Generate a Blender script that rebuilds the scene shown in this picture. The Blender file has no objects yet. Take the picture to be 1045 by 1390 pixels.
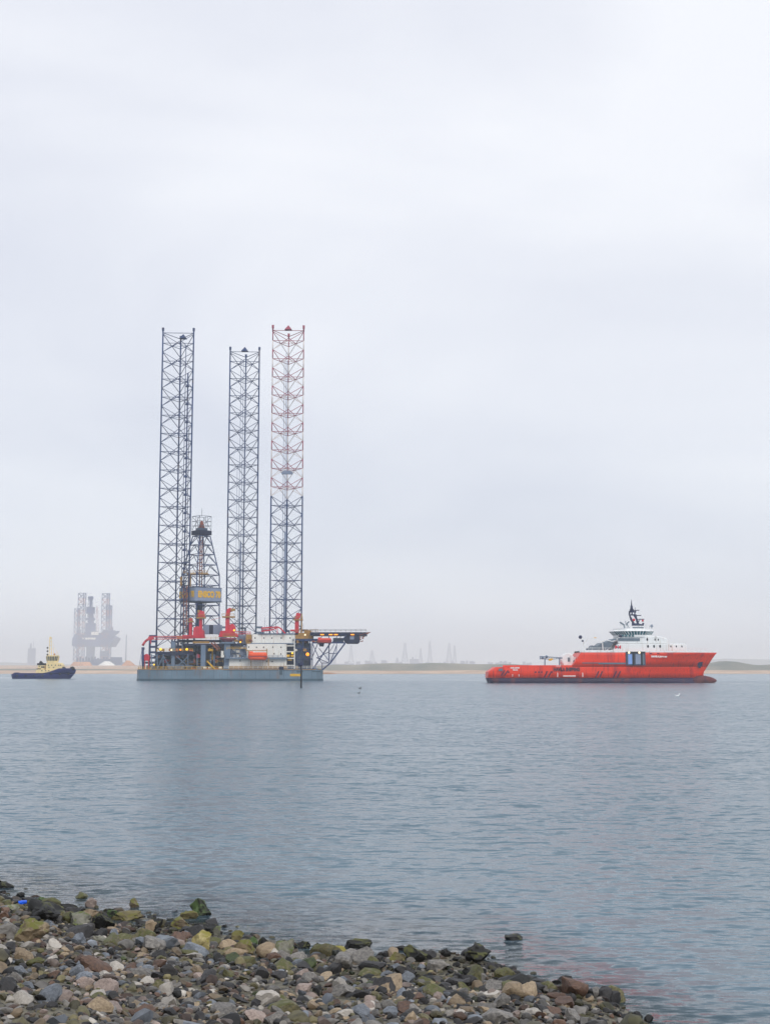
import bpy, math, random
import numpy as np
from mathutils import Vector, Matrix, noise
random.seed(7); rng = np.random.default_rng(11)
sc = bpy.context.scene
COL = sc.collection
# ------------------------------------------------------------------ camera
F = 1900.0; CXP = 522.5; CYP = 650.0; CAMZ = 6.0
TH = math.atan(256/1900.0); CT, ST = math.cos(TH), math.sin(TH)
cam = bpy.data.cameras.new('camera'); co = bpy.data.objects.new('camera', cam); COL.objects.link(co)
co.location = (0, 0, CAMZ); co.rotation_euler = (math.pi/2+TH, 0, 0)
cam.sensor_fit = 'VERTICAL'; cam.sensor_height = 36; cam.sensor_width = 27
cam.lens = 36*F/1390; cam.shift_y = -45/1390.0
cam.clip_start = 0.5; cam.clip_end = 20000
sc.camera = co

def at(px, py, Y):
    u = (px-CXP)/F; v = (CYP-py)/F
    t = Y/(CT-v*ST)
    return Vector((u*t, Y, CAMZ+(ST+v*CT)*t))

# ------------------------------------------------------------------ materials
def lin(c):
    return tuple(((x/255)/12.92 if x/255 <= .04045 else (((x/255)+.055)/1.055)**2.4) for x in c)
M = {}
def mat(name, rgb, rough=.6, metal=0., var=.18, scale=.6, tint=None, tint_amt=.0, bump=0., spec=.4, plates=0., streak=None):
    """painted or weathered surface: base colour with two noise layers, optional stains of another colour"""
    m = bpy.data.materials.new(name); m.use_nodes = True
    n = m.node_tree.nodes; l = m.node_tree.links
    b = n['Principled BSDF']; b.inputs['Roughness'].default_value = rough; b.inputs['Metallic'].default_value = metal
    b.inputs['Specular IOR Level'].default_value = spec
    tc = n.new('ShaderNodeTexCoord'); no = n.new('ShaderNodeTexNoise'); no.inputs['Scale'].default_value = scale
    no.inputs['Detail'].default_value = 6; l.new(tc.outputs['Object'], no.inputs['Vector'])
    r = n.new('ShaderNodeValToRGB'); l.new(no.outputs['Fac'], r.inputs['Fac'])
    c = lin(rgb)
    r.color_ramp.elements[0].position = .3; r.color_ramp.elements[0].color = tuple(x*(1-var) for x in c)+(1,)
    r.color_ramp.elements[1].position = .7; r.color_ramp.elements[1].color = tuple(min(1, x*(1+var*.7)) for x in c)+(1,)
    out = r.outputs['Color']
    if tint:
        n2 = n.new('ShaderNodeTexNoise'); n2.inputs['Scale'].default_value = scale*1.7; n2.inputs['Detail'].default_value = 9
        mp = n.new('ShaderNodeMapping'); mp.inputs['Scale'].default_value = (1.6, 1.6, .45)
        l.new(tc.outputs['Object'], mp.inputs['Vector']); l.new(mp.outputs['Vector'], n2.inputs['Vector'])
        r2 = n.new('ShaderNodeValToRGB'); l.new(n2.outputs['Fac'], r2.inputs['Fac'])
        r2.color_ramp.elements[0].position = .62-tint_amt*.3; r2.color_ramp.elements[0].color = (0, 0, 0, 1)
        r2.color_ramp.elements[1].position = .72-tint_amt*.2; r2.color_ramp.elements[1].color = (1, 1, 1, 1)
        mx = n.new('ShaderNodeMix'); mx.data_type = 'RGBA'; l.new(r2.outputs['Color'], mx.inputs['Factor'])
        l.new(out, mx.inputs['A']); mx.inputs['B'].default_value = lin(tint)+(1,); out = mx.outputs['Result']
    if plates:   # welded shell plating: faint seams and plate-to-plate tone
        sp = n.new('ShaderNodeSeparateXYZ'); l.new(tc.outputs['Object'], sp.inputs[0]); cb = n.new('ShaderNodeCombineXYZ')
        l.new(sp.outputs['X'], cb.inputs['X']); l.new(sp.outputs['Z'], cb.inputs['Y'])
        bk = n.new('ShaderNodeTexBrick'); l.new(cb.outputs[0], bk.inputs['Vector']); bk.inputs['Scale'].default_value = 1
        bk.inputs['Brick Width'].default_value = 7.5; bk.inputs['Row Height'].default_value = 2.3; bk.inputs['Mortar Size'].default_value = .05
        bk.inputs['Color1'].default_value = (1, 1, 1, 1); bk.inputs['Color2'].default_value = (1-plates,)*3+(1,); bk.inputs['Mortar'].default_value = (1-plates*2.2,)*3+(1,)
        m3 = n.new('ShaderNodeMix'); m3.data_type = 'RGBA'; m3.blend_type = 'MULTIPLY'; m3.inputs['Factor'].default_value = 1
        l.new(out, m3.inputs['A']); l.new(bk.outputs['Color'], m3.inputs['B']); out = m3.outputs['Result']
    if streak:   # rust runs
        mp2 = n.new('ShaderNodeMapping'); mp2.inputs['Scale'].default_value = (1.4, 1.4, .12); l.new(tc.outputs['Object'], mp2.inputs['Vector'])
        n3 = n.new('ShaderNodeTexNoise'); n3.inputs['Scale'].default_value = 1.0; n3.inputs['Detail'].default_value = 5; l.new(mp2.outputs['Vector'], n3.inputs['Vector'])
        r3 = n.new('ShaderNodeValToRGB'); l.new(n3.outputs['Fac'], r3.inputs['Fac']); r3.color_ramp.elements[0].position = .56; r3.color_ramp.elements[0].color = (0, 0, 0, 1); r3.color_ramp.elements[1].position = .74; r3.color_ramp.elements[1].color = (.75, .75, .75, 1)
        m4 = n.new('ShaderNodeMix'); m4.data_type = 'RGBA'; l.new(r3.outputs['Color'], m4.inputs['Factor']); l.new(out, m4.inputs['A']); m4.inputs['B'].default_value = lin(streak)+(1,); out = m4.outputs['Result']
    l.new(out, b.inputs['Base Color'])
    if bump:
        bp = n.new('ShaderNodeBump'); bp.inputs['Strength'].default_value = bump
        l.new(no.outputs['Fac'], bp.inputs['Height']); l.new(bp.outputs['Normal'], b.inputs['Normal'])
    M[name] = m
    return m
def lamp_mat(name, rgb, s):
    m = bpy.data.materials.new(name); m.use_nodes = True
    b = m.node_tree.nodes['Principled BSDF']; b.inputs['Base Color'].default_value = lin(rgb)+(1,)
    b.inputs['Emission Color'].default_value = lin(rgb)+(1,); b.inputs['Emission Strength'].default_value = s
    M[name] = m; return m

mat('leg_blue', (34, 58, 104), .75, var=.35, scale=.3, tint=(84, 70, 74), tint_amt=.15)
mat('leg_red', (150, 66, 84), .6, scale=.2)
mat('leg_white', (215, 205, 200), .6, scale=.2, tint=(150, 90, 70), tint_amt=.1)
mat('hull_grey', (106, 128, 144), .55, var=.2, scale=.12, tint=(120, 110, 105), tint_amt=.15, plates=.07, streak=(112, 96, 88))
mat('hull_low', (60, 84, 98), .6, var=.2, scale=.3)
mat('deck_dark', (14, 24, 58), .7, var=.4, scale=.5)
mat('steel_grey', (104, 122, 144), .6, scale=.3)
mat('steel_mid', (70, 84, 104), .6, var=.3, scale=.4)
mat('clad_grey', (134, 146, 170), .6, var=.08, scale=.3)
mat('dark_glass', (20, 24, 34), .2)
mat('rig_white', (238, 236, 228), .6, var=.08, scale=.25, plates=.04, streak=(188, 166, 136))
mat('rig_yellow', (225, 175, 30), .6, scale=.6)
mat('rig_ochre', (170, 128, 60), .7, var=.3, scale=.6)
mat('rig_rust', (140, 78, 60), .8, var=.35, scale=.6)
mat('crane_red', (205, 38, 58), .5, var=.2, scale=.4)
mat('crane_boom', (196, 60, 72), .5, var=.2, scale=.4)
mat('orange', (245, 88, 30), .45, var=.08, scale=.4)
mat('boat_red', (215, 70, 50), .5, var=.12, scale=.4)
mat('ship_red', (246, 58, 14), .42, var=.1, scale=.09, tint=(196, 42, 40), tint_amt=.2, plates=.10, streak=(150, 40, 44))
mat('ship_bow', (205, 44, 46), .45, var=.2, scale=.12, tint=(150, 34, 44), tint_amt=.25)
mat('ship_boot', (38, 22, 60), .6, var=.4, scale=.1, tint=(90, 40, 50), tint_amt=.2)
mat('ship_rust', (100, 48, 46), .75, var=.4, scale=.3, tint=(60, 30, 60), tint_amt=.3)
mat('ship_white', (236, 238, 238), .45, var=.05, scale=.2, tint=(190, 190, 188), tint_amt=.02, streak=(188, 176, 160))
mat('ship_grey', (100, 115, 128), .5, var=.2, scale=.4)
mat('ship_navy', (22, 34, 72), .5, var=.25, scale=.5)
mat('fender_mark', (92, 20, 52), .7, var=.2, scale=.5)
mat('bridge_glass', (30, 92, 104), .12, var=.3, scale=.4, spec=.8)
mat('recess', (62, 70, 90), .6, var=.25, scale=.5)
mat('pane_blue', (130, 165, 225), .3, var=.1, scale=.4)
mat('black', (16, 17, 22), .6, var=.3, scale=.6)
mat('tug_navy', (4, 22, 92), .75, var=.2, scale=.2)
mat('tug_cream', (242, 218, 160), .55, var=.07, scale=.4)
mat('tug_glass', (46, 66, 74), .2)
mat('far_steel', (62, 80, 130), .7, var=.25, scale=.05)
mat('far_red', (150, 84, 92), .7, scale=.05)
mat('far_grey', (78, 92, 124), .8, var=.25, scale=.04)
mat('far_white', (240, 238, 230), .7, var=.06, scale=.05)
mat('pile_sand', (206, 158, 124), .95, var=.18, scale=.06)
mat('pile_brown', (190, 138, 100), .95, var=.2, scale=.06)
mat('letter_white', (245, 240, 238), .5, var=.04)
mat('letter_dark', (70, 34, 50), .5, var=.1)
mat('bird_white', (238, 240, 240), .7, var=.05)
mat('bird_dark', (24, 26, 30), .7, var=.2)
mat('litter_blue', (20, 90, 220), .4, var=.1)
lamp_mat('lamp_yellow', (255, 200, 30), 1.3)
lamp_mat('lamp_orange', (255, 150, 20), 1.6)
lamp_mat('lamp_warm', (255, 235, 190), 1.2)

# ------------------------------------------------------------------ mesh builder (world coordinates)
class MB:
    def __init__(s): s.v = []; s.f = []; s.mi = []; s.sm = []
    def add(s, vs, fs, m=0, smooth=False):
        b = len(s.v); s.v += [tuple(v) for v in vs]
        for f in fs: s.f.append(tuple(b+i for i in f)); s.mi.append(m); s.sm.append(smooth)
        return s
    def box(s, a, b, m=0):
        x0, y0, z0 = a; x1, y1, z1 = b
        vs = [(x0,y0,z0),(x1,y0,z0),(x1,y1,z0),(x0,y1,z0),(x0,y0,z1),(x1,y0,z1),(x1,y1,z1),(x0,y1,z1)]
        return s.add(vs, [(0,3,2,1),(4,5,6,7),(0,1,5,4),(1,2,6,5),(2,3,7,6),(3,0,4,7)], m)
    def bx(s, x0, y0, x1, y1, Y, dep, m=0):
        """box whose front face at distance Y spans the given picture rectangle"""
        a = at(x0, y1, Y); b = at(x1, y0, Y)
        return s.box((a.x, Y, a.z), (b.x, Y+dep, b.z), m)
    def beam(s, a, b, r, m=0, n=4, r2=None):
        a = Vector(a); b = Vector(b); d = b-a
        if d.length < 1e-6: return s
        d.normalize(); up = Vector((0,0,1)) if abs(d.z) < .95 else Vector((0,1,0))
        u = d.cross(up).normalized(); w = u.cross(d)
        r2 = r if r2 is None else r2
        vs = []
        for p, rr in ((a, r), (b, r2)):
            for i in range(n):
                t = 2*math.pi*(i+.5)/n
                vs.append(p+u*math.cos(t)*rr+w*math.sin(t)*rr)
        fs = [(i, (i+1) % n, n+(i+1) % n, n+i) for i in range(n)]+[tuple(range(n-1,-1,-1)), tuple(range(n, 2*n))]
        return s.add(vs, fs, m, n > 5)
    def pb(s, pts, Y, r, m=0, n=4):
        """beams through picture points lying at distance Y"""
        P = [at(p[0], p[1], p[2] if len(p) > 2 else Y) for p in pts]
        for a, b in zip(P, P[1:]): s.beam(a, b, r, m, n)
        return s
    def prism(s, poly, z0, z1, m=0, top=None):
        n = len(poly); top = top or poly
        vs = [(p[0], p[1], z0) for p in poly]+[(p[0], p[1], z1) for p in top]
        return s.add(vs, [(i, (i+1) % n, n+(i+1) % n, n+i) for i in range(n)]+[tuple(range(n-1,-1,-1)), tuple(range(n, 2*n))], m)
    def prof(s, pts, Y, dep, m=0):
        """side outline (picture points at Y) pushed back by dep"""
        P = [at(x, y, Y) for x, y in pts]; n = len(P)
        area = sum(P[i].x*P[(i+1) % n].z-P[(i+1) % n].x*P[i].z for i in range(n))
        if area < 0: P.reverse()
        vs = [(p.x, Y, p.z) for p in P]+[(p.x, Y+dep, p.z) for p in P]
        return s.add(vs, [(i, n+i, n+(i+1) % n, (i+1) % n) for i in range(n)]+[tuple(range(n)), tuple(range(2*n-1, n-1, -1))], m)
    def lathe(s, c, prof, n=16, m=0, sx=1, sy=1):
        vs = []; k = len(prof)
        for r, z in prof:
            for i in range(n):
                t = 2*math.pi*i/n; vs.append((c[0]+r*math.cos(t)*sx, c[1]+r*math.sin(t)*sy, c[2]+z))
        fs = [(j*n+i, j*n+(i+1) % n, (j+1)*n+(i+1) % n, (j+1)*n+i) for j in range(k-1) for i in range(n)]
        fs += [tuple(range(n-1,-1,-1)), tuple(range((k-1)*n, k*n))]
        return s.add(vs, fs, m, True)
    def ball(s, c, rx, ry=None, rz=None, n=12, m=0):
        ry = ry or rx; rz = rz or rx; k = n//2+1
        pr = [(max(.02, math.sin(math.pi*j/(k-1))), -rz*math.cos(math.pi*j/(k-1))) for j in range(k)]
        return s.lathe(c, pr, n, m, rx, ry)
    def rail(s, x0, x1, y, Y, h=1.1, m=0, r=.06, step=2.2):
        """handrail standing on the level drawn at picture row y"""
        a = at(x0, y, Y); b = at(x1, y, Y); b.z = a.z
        for hh in (h, h*.5): s.beam(a+Vector((0,0,hh)), b+Vector((0,0,hh)), r, m)
        k = max(1, int((b-a).length/step))
        for i in range(k+1):
            p = a.lerp(b, i/k); s.beam(p, p+Vector((0,0,h)), r, m)
        return s
    def build(s, name, mats, parent=None, bevel=0):
        me = bpy.data.meshes.new(name)
        off = parent_origin(parent)
        me.from_pydata([(v[0]-off[0], v[1]-off[1], v[2]-off[2]) for v in s.v], [], s.f)
        for m in (mats if isinstance(mats, (list, tuple)) else [mats]): me.materials.append(M[m])
        me.polygons.foreach_set('material_index', s.mi); me.polygons.foreach_set('use_smooth', s.sm)
        me.update()
        o = bpy.data.objects.new(name, me); COL.objects.link(o)
        if parent: o.parent = parent
        if bevel:
            b = o.modifiers.new('bevel', 'BEVEL'); b.width = bevel; b.segments = 2; b.limit_method = 'ANGLE'
        return o
def parent_origin(p):
    v = Vector((0,0,0))
    while p is not None: v += p.location; p = p.parent
    return v
def tag(o, label=None, cat=None, group=None, kind=None):
    if label: o['label'] = label
    if cat: o['category'] = cat
    if group: o['group'] = group
    if kind: o['kind'] = kind
    return o
def thing(name, loc, label, cat, group=None):
    o = bpy.data.objects.new(name, None); o.empty_display_size = 1; COL.objects.link(o); o.location = loc
    return tag(o, label, cat, group)
def text(s, x0, x1, ymid, Y, m, name, parent, hgt=None, rotz=0, gap=.06, center=None, width=None, height=None):
    cu = bpy.data.curves.new(name, 'FONT'); cu.body = s; cu.align_x = 'CENTER'; cu.align_y = 'CENTER'
    cu.extrude = .04; cu.offset = .06
    o = bpy.data.objects.new(name, cu); COL.objects.link(o)
    bpy.context.view_layer.update()
    me = bpy.data.meshes.new_from_object(o.evaluated_get(bpy.context.evaluated_depsgraph_get()))
    COL.objects.unlink(o); bpy.data.objects.remove(o)
    vs = np.array([v.co[:] for v in me.vertices]); mn, mx = vs.min(0), vs.max(0)
    vs[:, :2] = (vs[:, :2]-(mn+mx)[:2]/2)
    if center is None:
        a = at(x0, ymid, Y); b = at(x1, ymid, Y); center = (a+b)/2; center.y = Y-gap; width = (b-a).length
    sx = width/(mx[0]-mn[0]); sz = height/(mx[1]-mn[1]) if height else sx
    c, q = math.cos(rotz), math.sin(rotz); off = parent_origin(parent)
    for v, p in zip(me.vertices, vs):
        X = p[0]*sx; Z = p[1]*sz; D = -p[2]
        v.co = (center.x+X*c-D*q-off.x, center.y+X*q+D*c-off.y, center.z+Z-off.z)
    me.materials.clear(); me.materials.append(M[m])
    o = bpy.data.objects.new(name, me); COL.objects.link(o); o.parent = parent
    return o

# hull surface from rows (z, x_stern, x_bow, halfbeam, stern_square, bow_power)
def hull(mb, rows, yc, mats, N=44, tb=.62, ts=.1, cap_mat=None, power=2.2):
    b0 = len(mb.v)
    ring = 2*(N+1)
    for (z, xs, xb, hb, sq, *ex) in rows:
        L = []; tb_, pw_ = (((ex[0]-xs)/(xb-xs), ex[1]) if ex else (tb, power))
        for i in range(N+1):
            t = i/N; w = hb
            if t > tb_: w = hb*(1-((t-tb_)/(1-tb_))**pw_)
            if t < ts: w = hb*(sq+(1-sq)*math.sqrt(max(0, 1-((ts-t)/ts)**2)))
            L.append((xs+(xb-xs)*t, max(w, .06)))
        for x, w in L: mb.v.append((x, yc-w, z))
        for x, w in reversed(L): mb.v.append((x, yc+w, z))
    R = len(rows)
    for j in range(R-1):
        for i in range(ring):
            k = (i+1) % ring
            mb.f.append((b0+j*ring+i, b0+j*ring+k, b0+(j+1)*ring+k, b0+(j+1)*ring+i)); mb.mi.append(mats[j]); mb.sm.append(i % (N+1) != N)
    cm = mats[-1] if cap_mat is None else cap_mat
    for j, fl in ((0, True), (R-1, False)):
        for i in range(N):
            q = [b0+j*ring+i, b0+j*ring+i+1, b0+j*ring+ring-2-i, b0+j*ring+ring-1-i]
            if fl: q.reverse()
            mb.f.append(tuple(q)); mb.mi.append(cm); mb.sm.append(False)
def hz(py, Y): return at(CXP, py, Y).z
def hx(px, py, Y): return at(px, py, Y).x
HAZE = .0002; HAZC = (.89, .945, 1, 1)
WR, WC, WS = 4.2, 2.0, .3
WCOL0 = (.088, .150, .198, 1); WCOL1 = (.120, .188, .232, 1)
# ------------------------------------------------------------------ world: overcast
w = bpy.data.worlds.new('World'); sc.world = w; w.use_nodes = True
n = w.node_tree.nodes; l = w.node_tree.links; n.clear()
SUN_EL, SUN_AZ = math.radians(38), math.radians(155)
sky = n.new('ShaderNodeTexSky'); sky.sky_type = 'NISHITA'; sky.sun_disc = False
sky.sun_elevation = SUN_EL; sky.sun_rotation = SUN_AZ
bgs = n.new('ShaderNodeBackground'); bgs.inputs['Strength'].default_value = .1; l.new(sky.outputs['Color'], bgs.inputs['Color'])
tc = n.new('ShaderNodeTexCoord'); mp = n.new('ShaderNodeMapping'); mp.inputs['Scale'].default_value = (1.1, 1.1, 3.2)
mp.inputs['Location'].default_value = (.35, .2, .4); mp.inputs['Rotation'].default_value = (0, math.radians(8), 0)
l.new(tc.outputs['Generated'], mp.inputs['Vector'])
no = n.new('ShaderNodeTexNoise'); no.inputs['Scale'].default_value = 2.1; no.inputs['Detail'].default_value = 6; no.inputs['Roughness'].default_value = .45
no.inputs['Distortion'].default_value = .4
l.new(mp.outputs['Vector'], no.inputs['Vector'])
cr = n.new('ShaderNodeValToRGB'); l.new(no.outputs['Fac'], cr.inputs['Fac'])
e = cr.color_ramp.elements
e[0].position = .32; e[0].color = (.69, .715, .80, 1)
e[1].position = .68; e[1].color = (.885, .90, .945, 1)
# the cloud sheet is a little thinner (brighter) higher up
sx = n.new('ShaderNodeSeparateXYZ'); l.new(tc.outputs['Generated'], sx.inputs['Vector'])
mr = n.new('ShaderNodeMapRange'); l.new(sx.outputs['Z'], mr.inputs['Value'])
mr.inputs['From Min'].default_value = 0; mr.inputs['From Max'].default_value = .6
mr.inputs['To Min'].default_value = 1.10; mr.inputs['To Max'].default_value = 1.16
bgc = n.new('ShaderNodeBackground'); l.new(cr.outputs['Color'], bgc.inputs['Color']); l.new(mr.outputs['Result'], bgc.inputs['Strength'])
mx = n.new('ShaderNodeMixShader'); mx.inputs['Fac'].default_value = .93
l.new(bgs.outputs[0], mx.inputs[1]); l.new(bgc.outputs[0], mx.inputs[2])
wo = n.new('ShaderNodeOutputWorld'); l.new(mx.outputs[0], wo.inputs['Surface'])
sl = bpy.data.lights.new('sun', 'SUN'); sl.energy = 1.5; sl.angle = math.radians(22); sl.color = (1, .96, .9)
so = bpy.data.objects.new('sun', sl); COL.objects.link(so)
d = Vector((math.sin(SUN_AZ)*math.cos(SUN_EL), math.cos(SUN_AZ)*math.cos(SUN_EL), math.sin(SUN_EL)))
so.rotation_euler = (-d).to_track_quat('-Z', 'Y').to_euler(); so.location = (40, -60, 80)
sc.view_settings.view_transform = 'Standard'; sc.view_settings.look = 'None'; sc.view_settings.exposure = 0; sc.view_settings.gamma = 1
sc.cycles.volume_bounces = 3; sc.cycles.max_bounces = 8; sc.cycles.use_denoising = True
try: sc.cycles.volume_max_steps = 64
except Exception: pass

# ------------------------------------------------------------------ haze
hb = MB(); hb.box((-5200, -160, -9), (5200, 12600, 178))
hm = bpy.data.materials.new('haze_air'); hm.use_nodes = True; hn = hm.node_tree.nodes; hn.clear()
pv = hn.new('ShaderNodeVolumePrincipled'); pv.inputs['Color'].default_value = HAZC; pv.inputs['Density'].default_value = HAZE
pv.inputs['Anisotropy'].default_value = 0.15
ho = hn.new('ShaderNodeOutputMaterial'); hm.node_tree.links.new(pv.outputs[0], ho.inputs['Volume']); M['haze_air'] = hm
tag(hb.build('haze', 'haze_air'), kind='stuff')

# ------------------------------------------------------------------ shore profile
SHX = [-400, -90, -30, -11.1, -7.8, -5.2, -3.15, -1.2, 1.3, 2.6, 3.6, 4.4, 5.5, 9, 60, 400]
SHY = [230, 84, 52, 39.9, 37.6, 34.7, 32.6, 31.3, 30.9, 30.3, 28.2, 25.4, 21.5, 15, -6, -120]
def shore(x): return np.interp(x, SHX, SHY)-.8
def vnoise(x, y, s, seed=0):
    """smooth value noise, numpy"""
    x = np.asarray(x, float)*s+seed*17.3; y = np.asarray(y, float)*s+seed*9.1
    xi = np.floor(x); yi = np.floor(y); fx = x-xi; fy = y-yi
    fx = fx*fx*(3-2*fx); fy = fy*fy*(3-2*fy)
    def h(a, b):
        q = np.sin(a*127.1+b*311.7+seed*74.7)*43758.5453
        return q-np.floor(q)
    return (h(xi, yi)*(1-fx)+h(xi+1, yi)*fx)*(1-fy)+(h(xi, yi+1)*(1-fx)+h(xi+1, yi+1)*fx)*fy
def inland(x, y): return (shore(x)-y)*.8
def ground(x, y):
    i = inland(x, y); x = np.asarray(x, float)
    up = .065*i+.006*i*i
    z = np.where(i > 0, np.minimum(up, 4.4+.02*i), np.maximum(.11*i, -6))
    nz = (vnoise(x, y, .5, 1)-.5)*.25+(vnoise(x, y, 1.6, 2)-.5)*.12
    return z+nz*np.clip((i+8)/8, 0, 1)
def grid(xs, ys, zf, name, m, attr=None):
    X, Y = np.meshgrid(xs, ys); Z = zf(X, Y)
    v = np.stack([X.ravel(), Y.ravel(), Z.ravel()], 1); nx = len(xs); ny = len(ys)
    a = (np.arange(ny-1)[:, None]*nx+np.arange(nx-1)[None, :]).ravel()
    f = np.stack([a, a+1, a+nx+1, a+nx], 1)
    me = bpy.data.meshes.new(name)
    me.vertices.add(len(v)); me.vertices.foreach_set('co', v.ravel().astype(np.float32))
    me.loops.add(f.size); me.loops.foreach_set('vertex_index', f.ravel().astype(np.int32))
    me.polygons.add(len(f)); me.polygons.foreach_set('loop_start', np.arange(0, f.size, 4, dtype=np.int32))
    me.polygons.foreach_set('use_smooth', np.ones(len(f), bool))
    me.update(calc_edges=True); me.validate()
    if attr:
        at_ = me.attributes.new(attr[0], 'FLOAT', 'POINT'); at_.data.foreach_set('value', attr[1](X, Y).ravel().astype(np.float32))
    me.materials.append(M[m]); o = bpy.data.objects.new(name, me); COL.objects.link(o); return o
def span(*segs):
    out = []
    for a, b, k in segs: out += list(np.linspace(a, b, k, endpoint=False))
    return np.array(out+[segs[-1][1]])
XS = span((-5000, -400, 14), (-400, -60, 18), (-60, -22, 24), (-22, 16, 190), (16, 60, 26), (60, 400, 16), (400, 5000, 14))
YB = span((-150, 0, 15), (0, 18, 14), (18, 46, 150), (46, 90, 24), (90, 400, 14), (400, 1500, 12))

# beach gravel bed (between the stones)
bm_ = bpy.data.materials.new('shingle_bed'); bm_.use_nodes = True; n = bm_.node_tree.nodes; l = bm_.node_tree.links; b = n['Principled BSDF']
tc = n.new('ShaderNodeTexCoord'); vo = n.new('ShaderNodeTexVoronoi'); vo.inputs['Scale'].default_value = 9; l.new(tc.outputs['Object'], vo.inputs['Vector'])
r = n.new('ShaderNodeValToRGB'); l.new(vo.outputs['Color'], r.inputs['Fac'])
r.color_ramp.elements[0].color = (.03, .03, .022, 1); r.color_ramp.elements[1].color = (.19, .17, .12, 1)
l.new(r.outputs['Color'], b.inputs['Base Color']); b.inputs['Roughness'].default_value = .7
bp = n.new('ShaderNodeBump'); bp.inputs['Strength'].default_value = .9; bp.inputs['Distance'].default_value = .06; bp.invert = True
l.new(vo.outputs['Distance'], bp.inputs['Height']); l.new(bp.outputs['Normal'], b.inputs['Normal']); M['shingle_bed'] = bm_
tag(grid(XS, YB, ground, 'beach', 'shingle_bed'), kind='structure')

# ------------------------------------------------------------------ water
wm = bpy.data.materials.new('sea_water'); wm.use_nodes = True; n = wm.node_tree.nodes; l = wm.node_tree.links
pr = n['Principled BSDF']; pr.inputs['Roughness'].default_value = .2; pr.inputs['IOR'].default_value = 1.333
tc = n.new('ShaderNodeTexCoord')
def nz(scale, sx, sy, det=4, rot=0, rough=.55):
    m = n.new('ShaderNodeMapping'); m.inputs['Scale'].default_value = (sx, sy, 1); m.inputs['Rotation'].default_value = (0, 0, rot)
    l.new(tc.outputs['Object'], m.inputs['Vector']); t = n.new('ShaderNodeTexNoise'); t.inputs['Scale'].default_value = scale
    t.inputs['Detail'].default_value = det; t.inputs['Roughness'].default_value = rough; l.new(m.outputs['Vector'], t.inputs['Vector']); return t.outputs['Fac']
def mth(op, a, b_):
    m = n.new('ShaderNodeMath'); m.operation = op
    for i, q in enumerate((a, b_)):
        if isinstance(q, (int, float)): m.inputs[i].default_value = q
        else: l.new(q, m.inputs[i])
    return m.outputs[0]
gust = nz(.012, .35, 1.6, 3, .05, .5); gust2 = nz(.09, .25, 1.3, 3, -.05)
# wave slopes taken straight from vector noise, so that distant water keeps its full roughness
def slope(scale, sx, sy, k, rot, det=3):
    m = n.new('ShaderNodeMapping'); m.inputs['Scale'].default_value = (sx, sy, 1); m.inputs['Rotation'].default_value = (0, 0, rot)
    l.new(tc.outputs['Object'], m.inputs['Vector']); t = n.new('ShaderNodeTexNoise'); t.inputs['Scale'].default_value = scale
    t.inputs['Detail'].default_value = det; t.inputs['Roughness'].default_value = .6; l.new(m.outputs['Vector'], t.inputs['Vector'])
    a = n.new('ShaderNodeVectorMath'); a.operation = 'SUBTRACT'; l.new(t.outputs['Color'], a.inputs[0]); a.inputs[1].default_value = (.5, .5, .5)
    b_ = n.new('ShaderNodeVectorMath'); b_.operation = 'MULTIPLY'; l.new(a.outputs[0], b_.inputs[0]); b_.inputs[1].default_value = (k*.9, k, 0); return b_.outputs[0]
def vadd(a, b_):
    m = n.new('ShaderNodeVectorMath'); m.operation = 'ADD'; l.new(a, m.inputs[0])
    if isinstance(b_, tuple): m.inputs[1].default_value = b_
    else: l.new(b_, m.inputs[1])
    return m.outputs[0]
sl_ = vadd(vadd(slope(3.6, .5, 1.2, WR, .12, 4), slope(.9, .45, 1.3, WC, -.18)), slope(.13, .4, 1.2, WS, .25))
g = n.new('ShaderNodeMapRange'); l.new(mth('ADD', mth('MULTIPLY', gust, .6), mth('MULTIPLY', gust2, .4)), g.inputs['Value'])
g.inputs['From Min'].default_value = .36; g.inputs['From Max'].default_value = .64; g.inputs['To Min'].default_value = .72; g.inputs['To Max'].default_value = 1.25
geo = n.new('ShaderNodeSeparateXYZ'); l.new(tc.outputs['Object'], geo.inputs['Vector'])
# smoother channel water beyond the vessels, calmer water in the lee of the beach
fr = n.new('ShaderNodeMapRange'); l.new(geo.outputs['Y'], fr.inputs['Value']); fr.inputs['From Min'].default_value = 600; fr.inputs['From Max'].default_value = 655
fr.inputs['To Min'].default_value = 1; fr.inputs['To Max'].default_value = .4
nr = n.new('ShaderNodeMapRange'); l.new(geo.outputs['Y'], nr.inputs['Value']); nr.inputs['From Min'].default_value = 34; nr.inputs['From Max'].default_value = 85
nr.inputs['To Min'].default_value = .6; nr.inputs['To Max'].default_value = 1
sc_ = n.new('ShaderNodeVectorMath'); sc_.operation = 'SCALE'; l.new(sl_, sc_.inputs[0]); l.new(mth('MULTIPLY', mth('MULTIPLY', g.outputs['Result'], fr.outputs['Result']), nr.outputs['Result']), sc_.inputs['Scale'])
nn = n.new('ShaderNodeVectorMath'); nn.operation = 'NORMALIZE'; l.new(vadd(sc_.outputs[0], (0, 0, 1)), nn.inputs[0])
class _B: pass
bp = _B(); bp.outputs = {'Normal': nn.outputs[0]}
l.new(nn.outputs[0], pr.inputs['Normal'])
cr = n.new('ShaderNodeValToRGB'); l.new(gust, cr.inputs['Fac'])
cr.color_ramp.elements[0].position = .35; cr.color_ramp.elements[0].color = WCOL0
cr.color_ramp.elements[1].position = .65; cr.color_ramp.elements[1].color = WCOL1
l.new(cr.outputs['Color'], pr.inputs['Base Color'])
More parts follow.
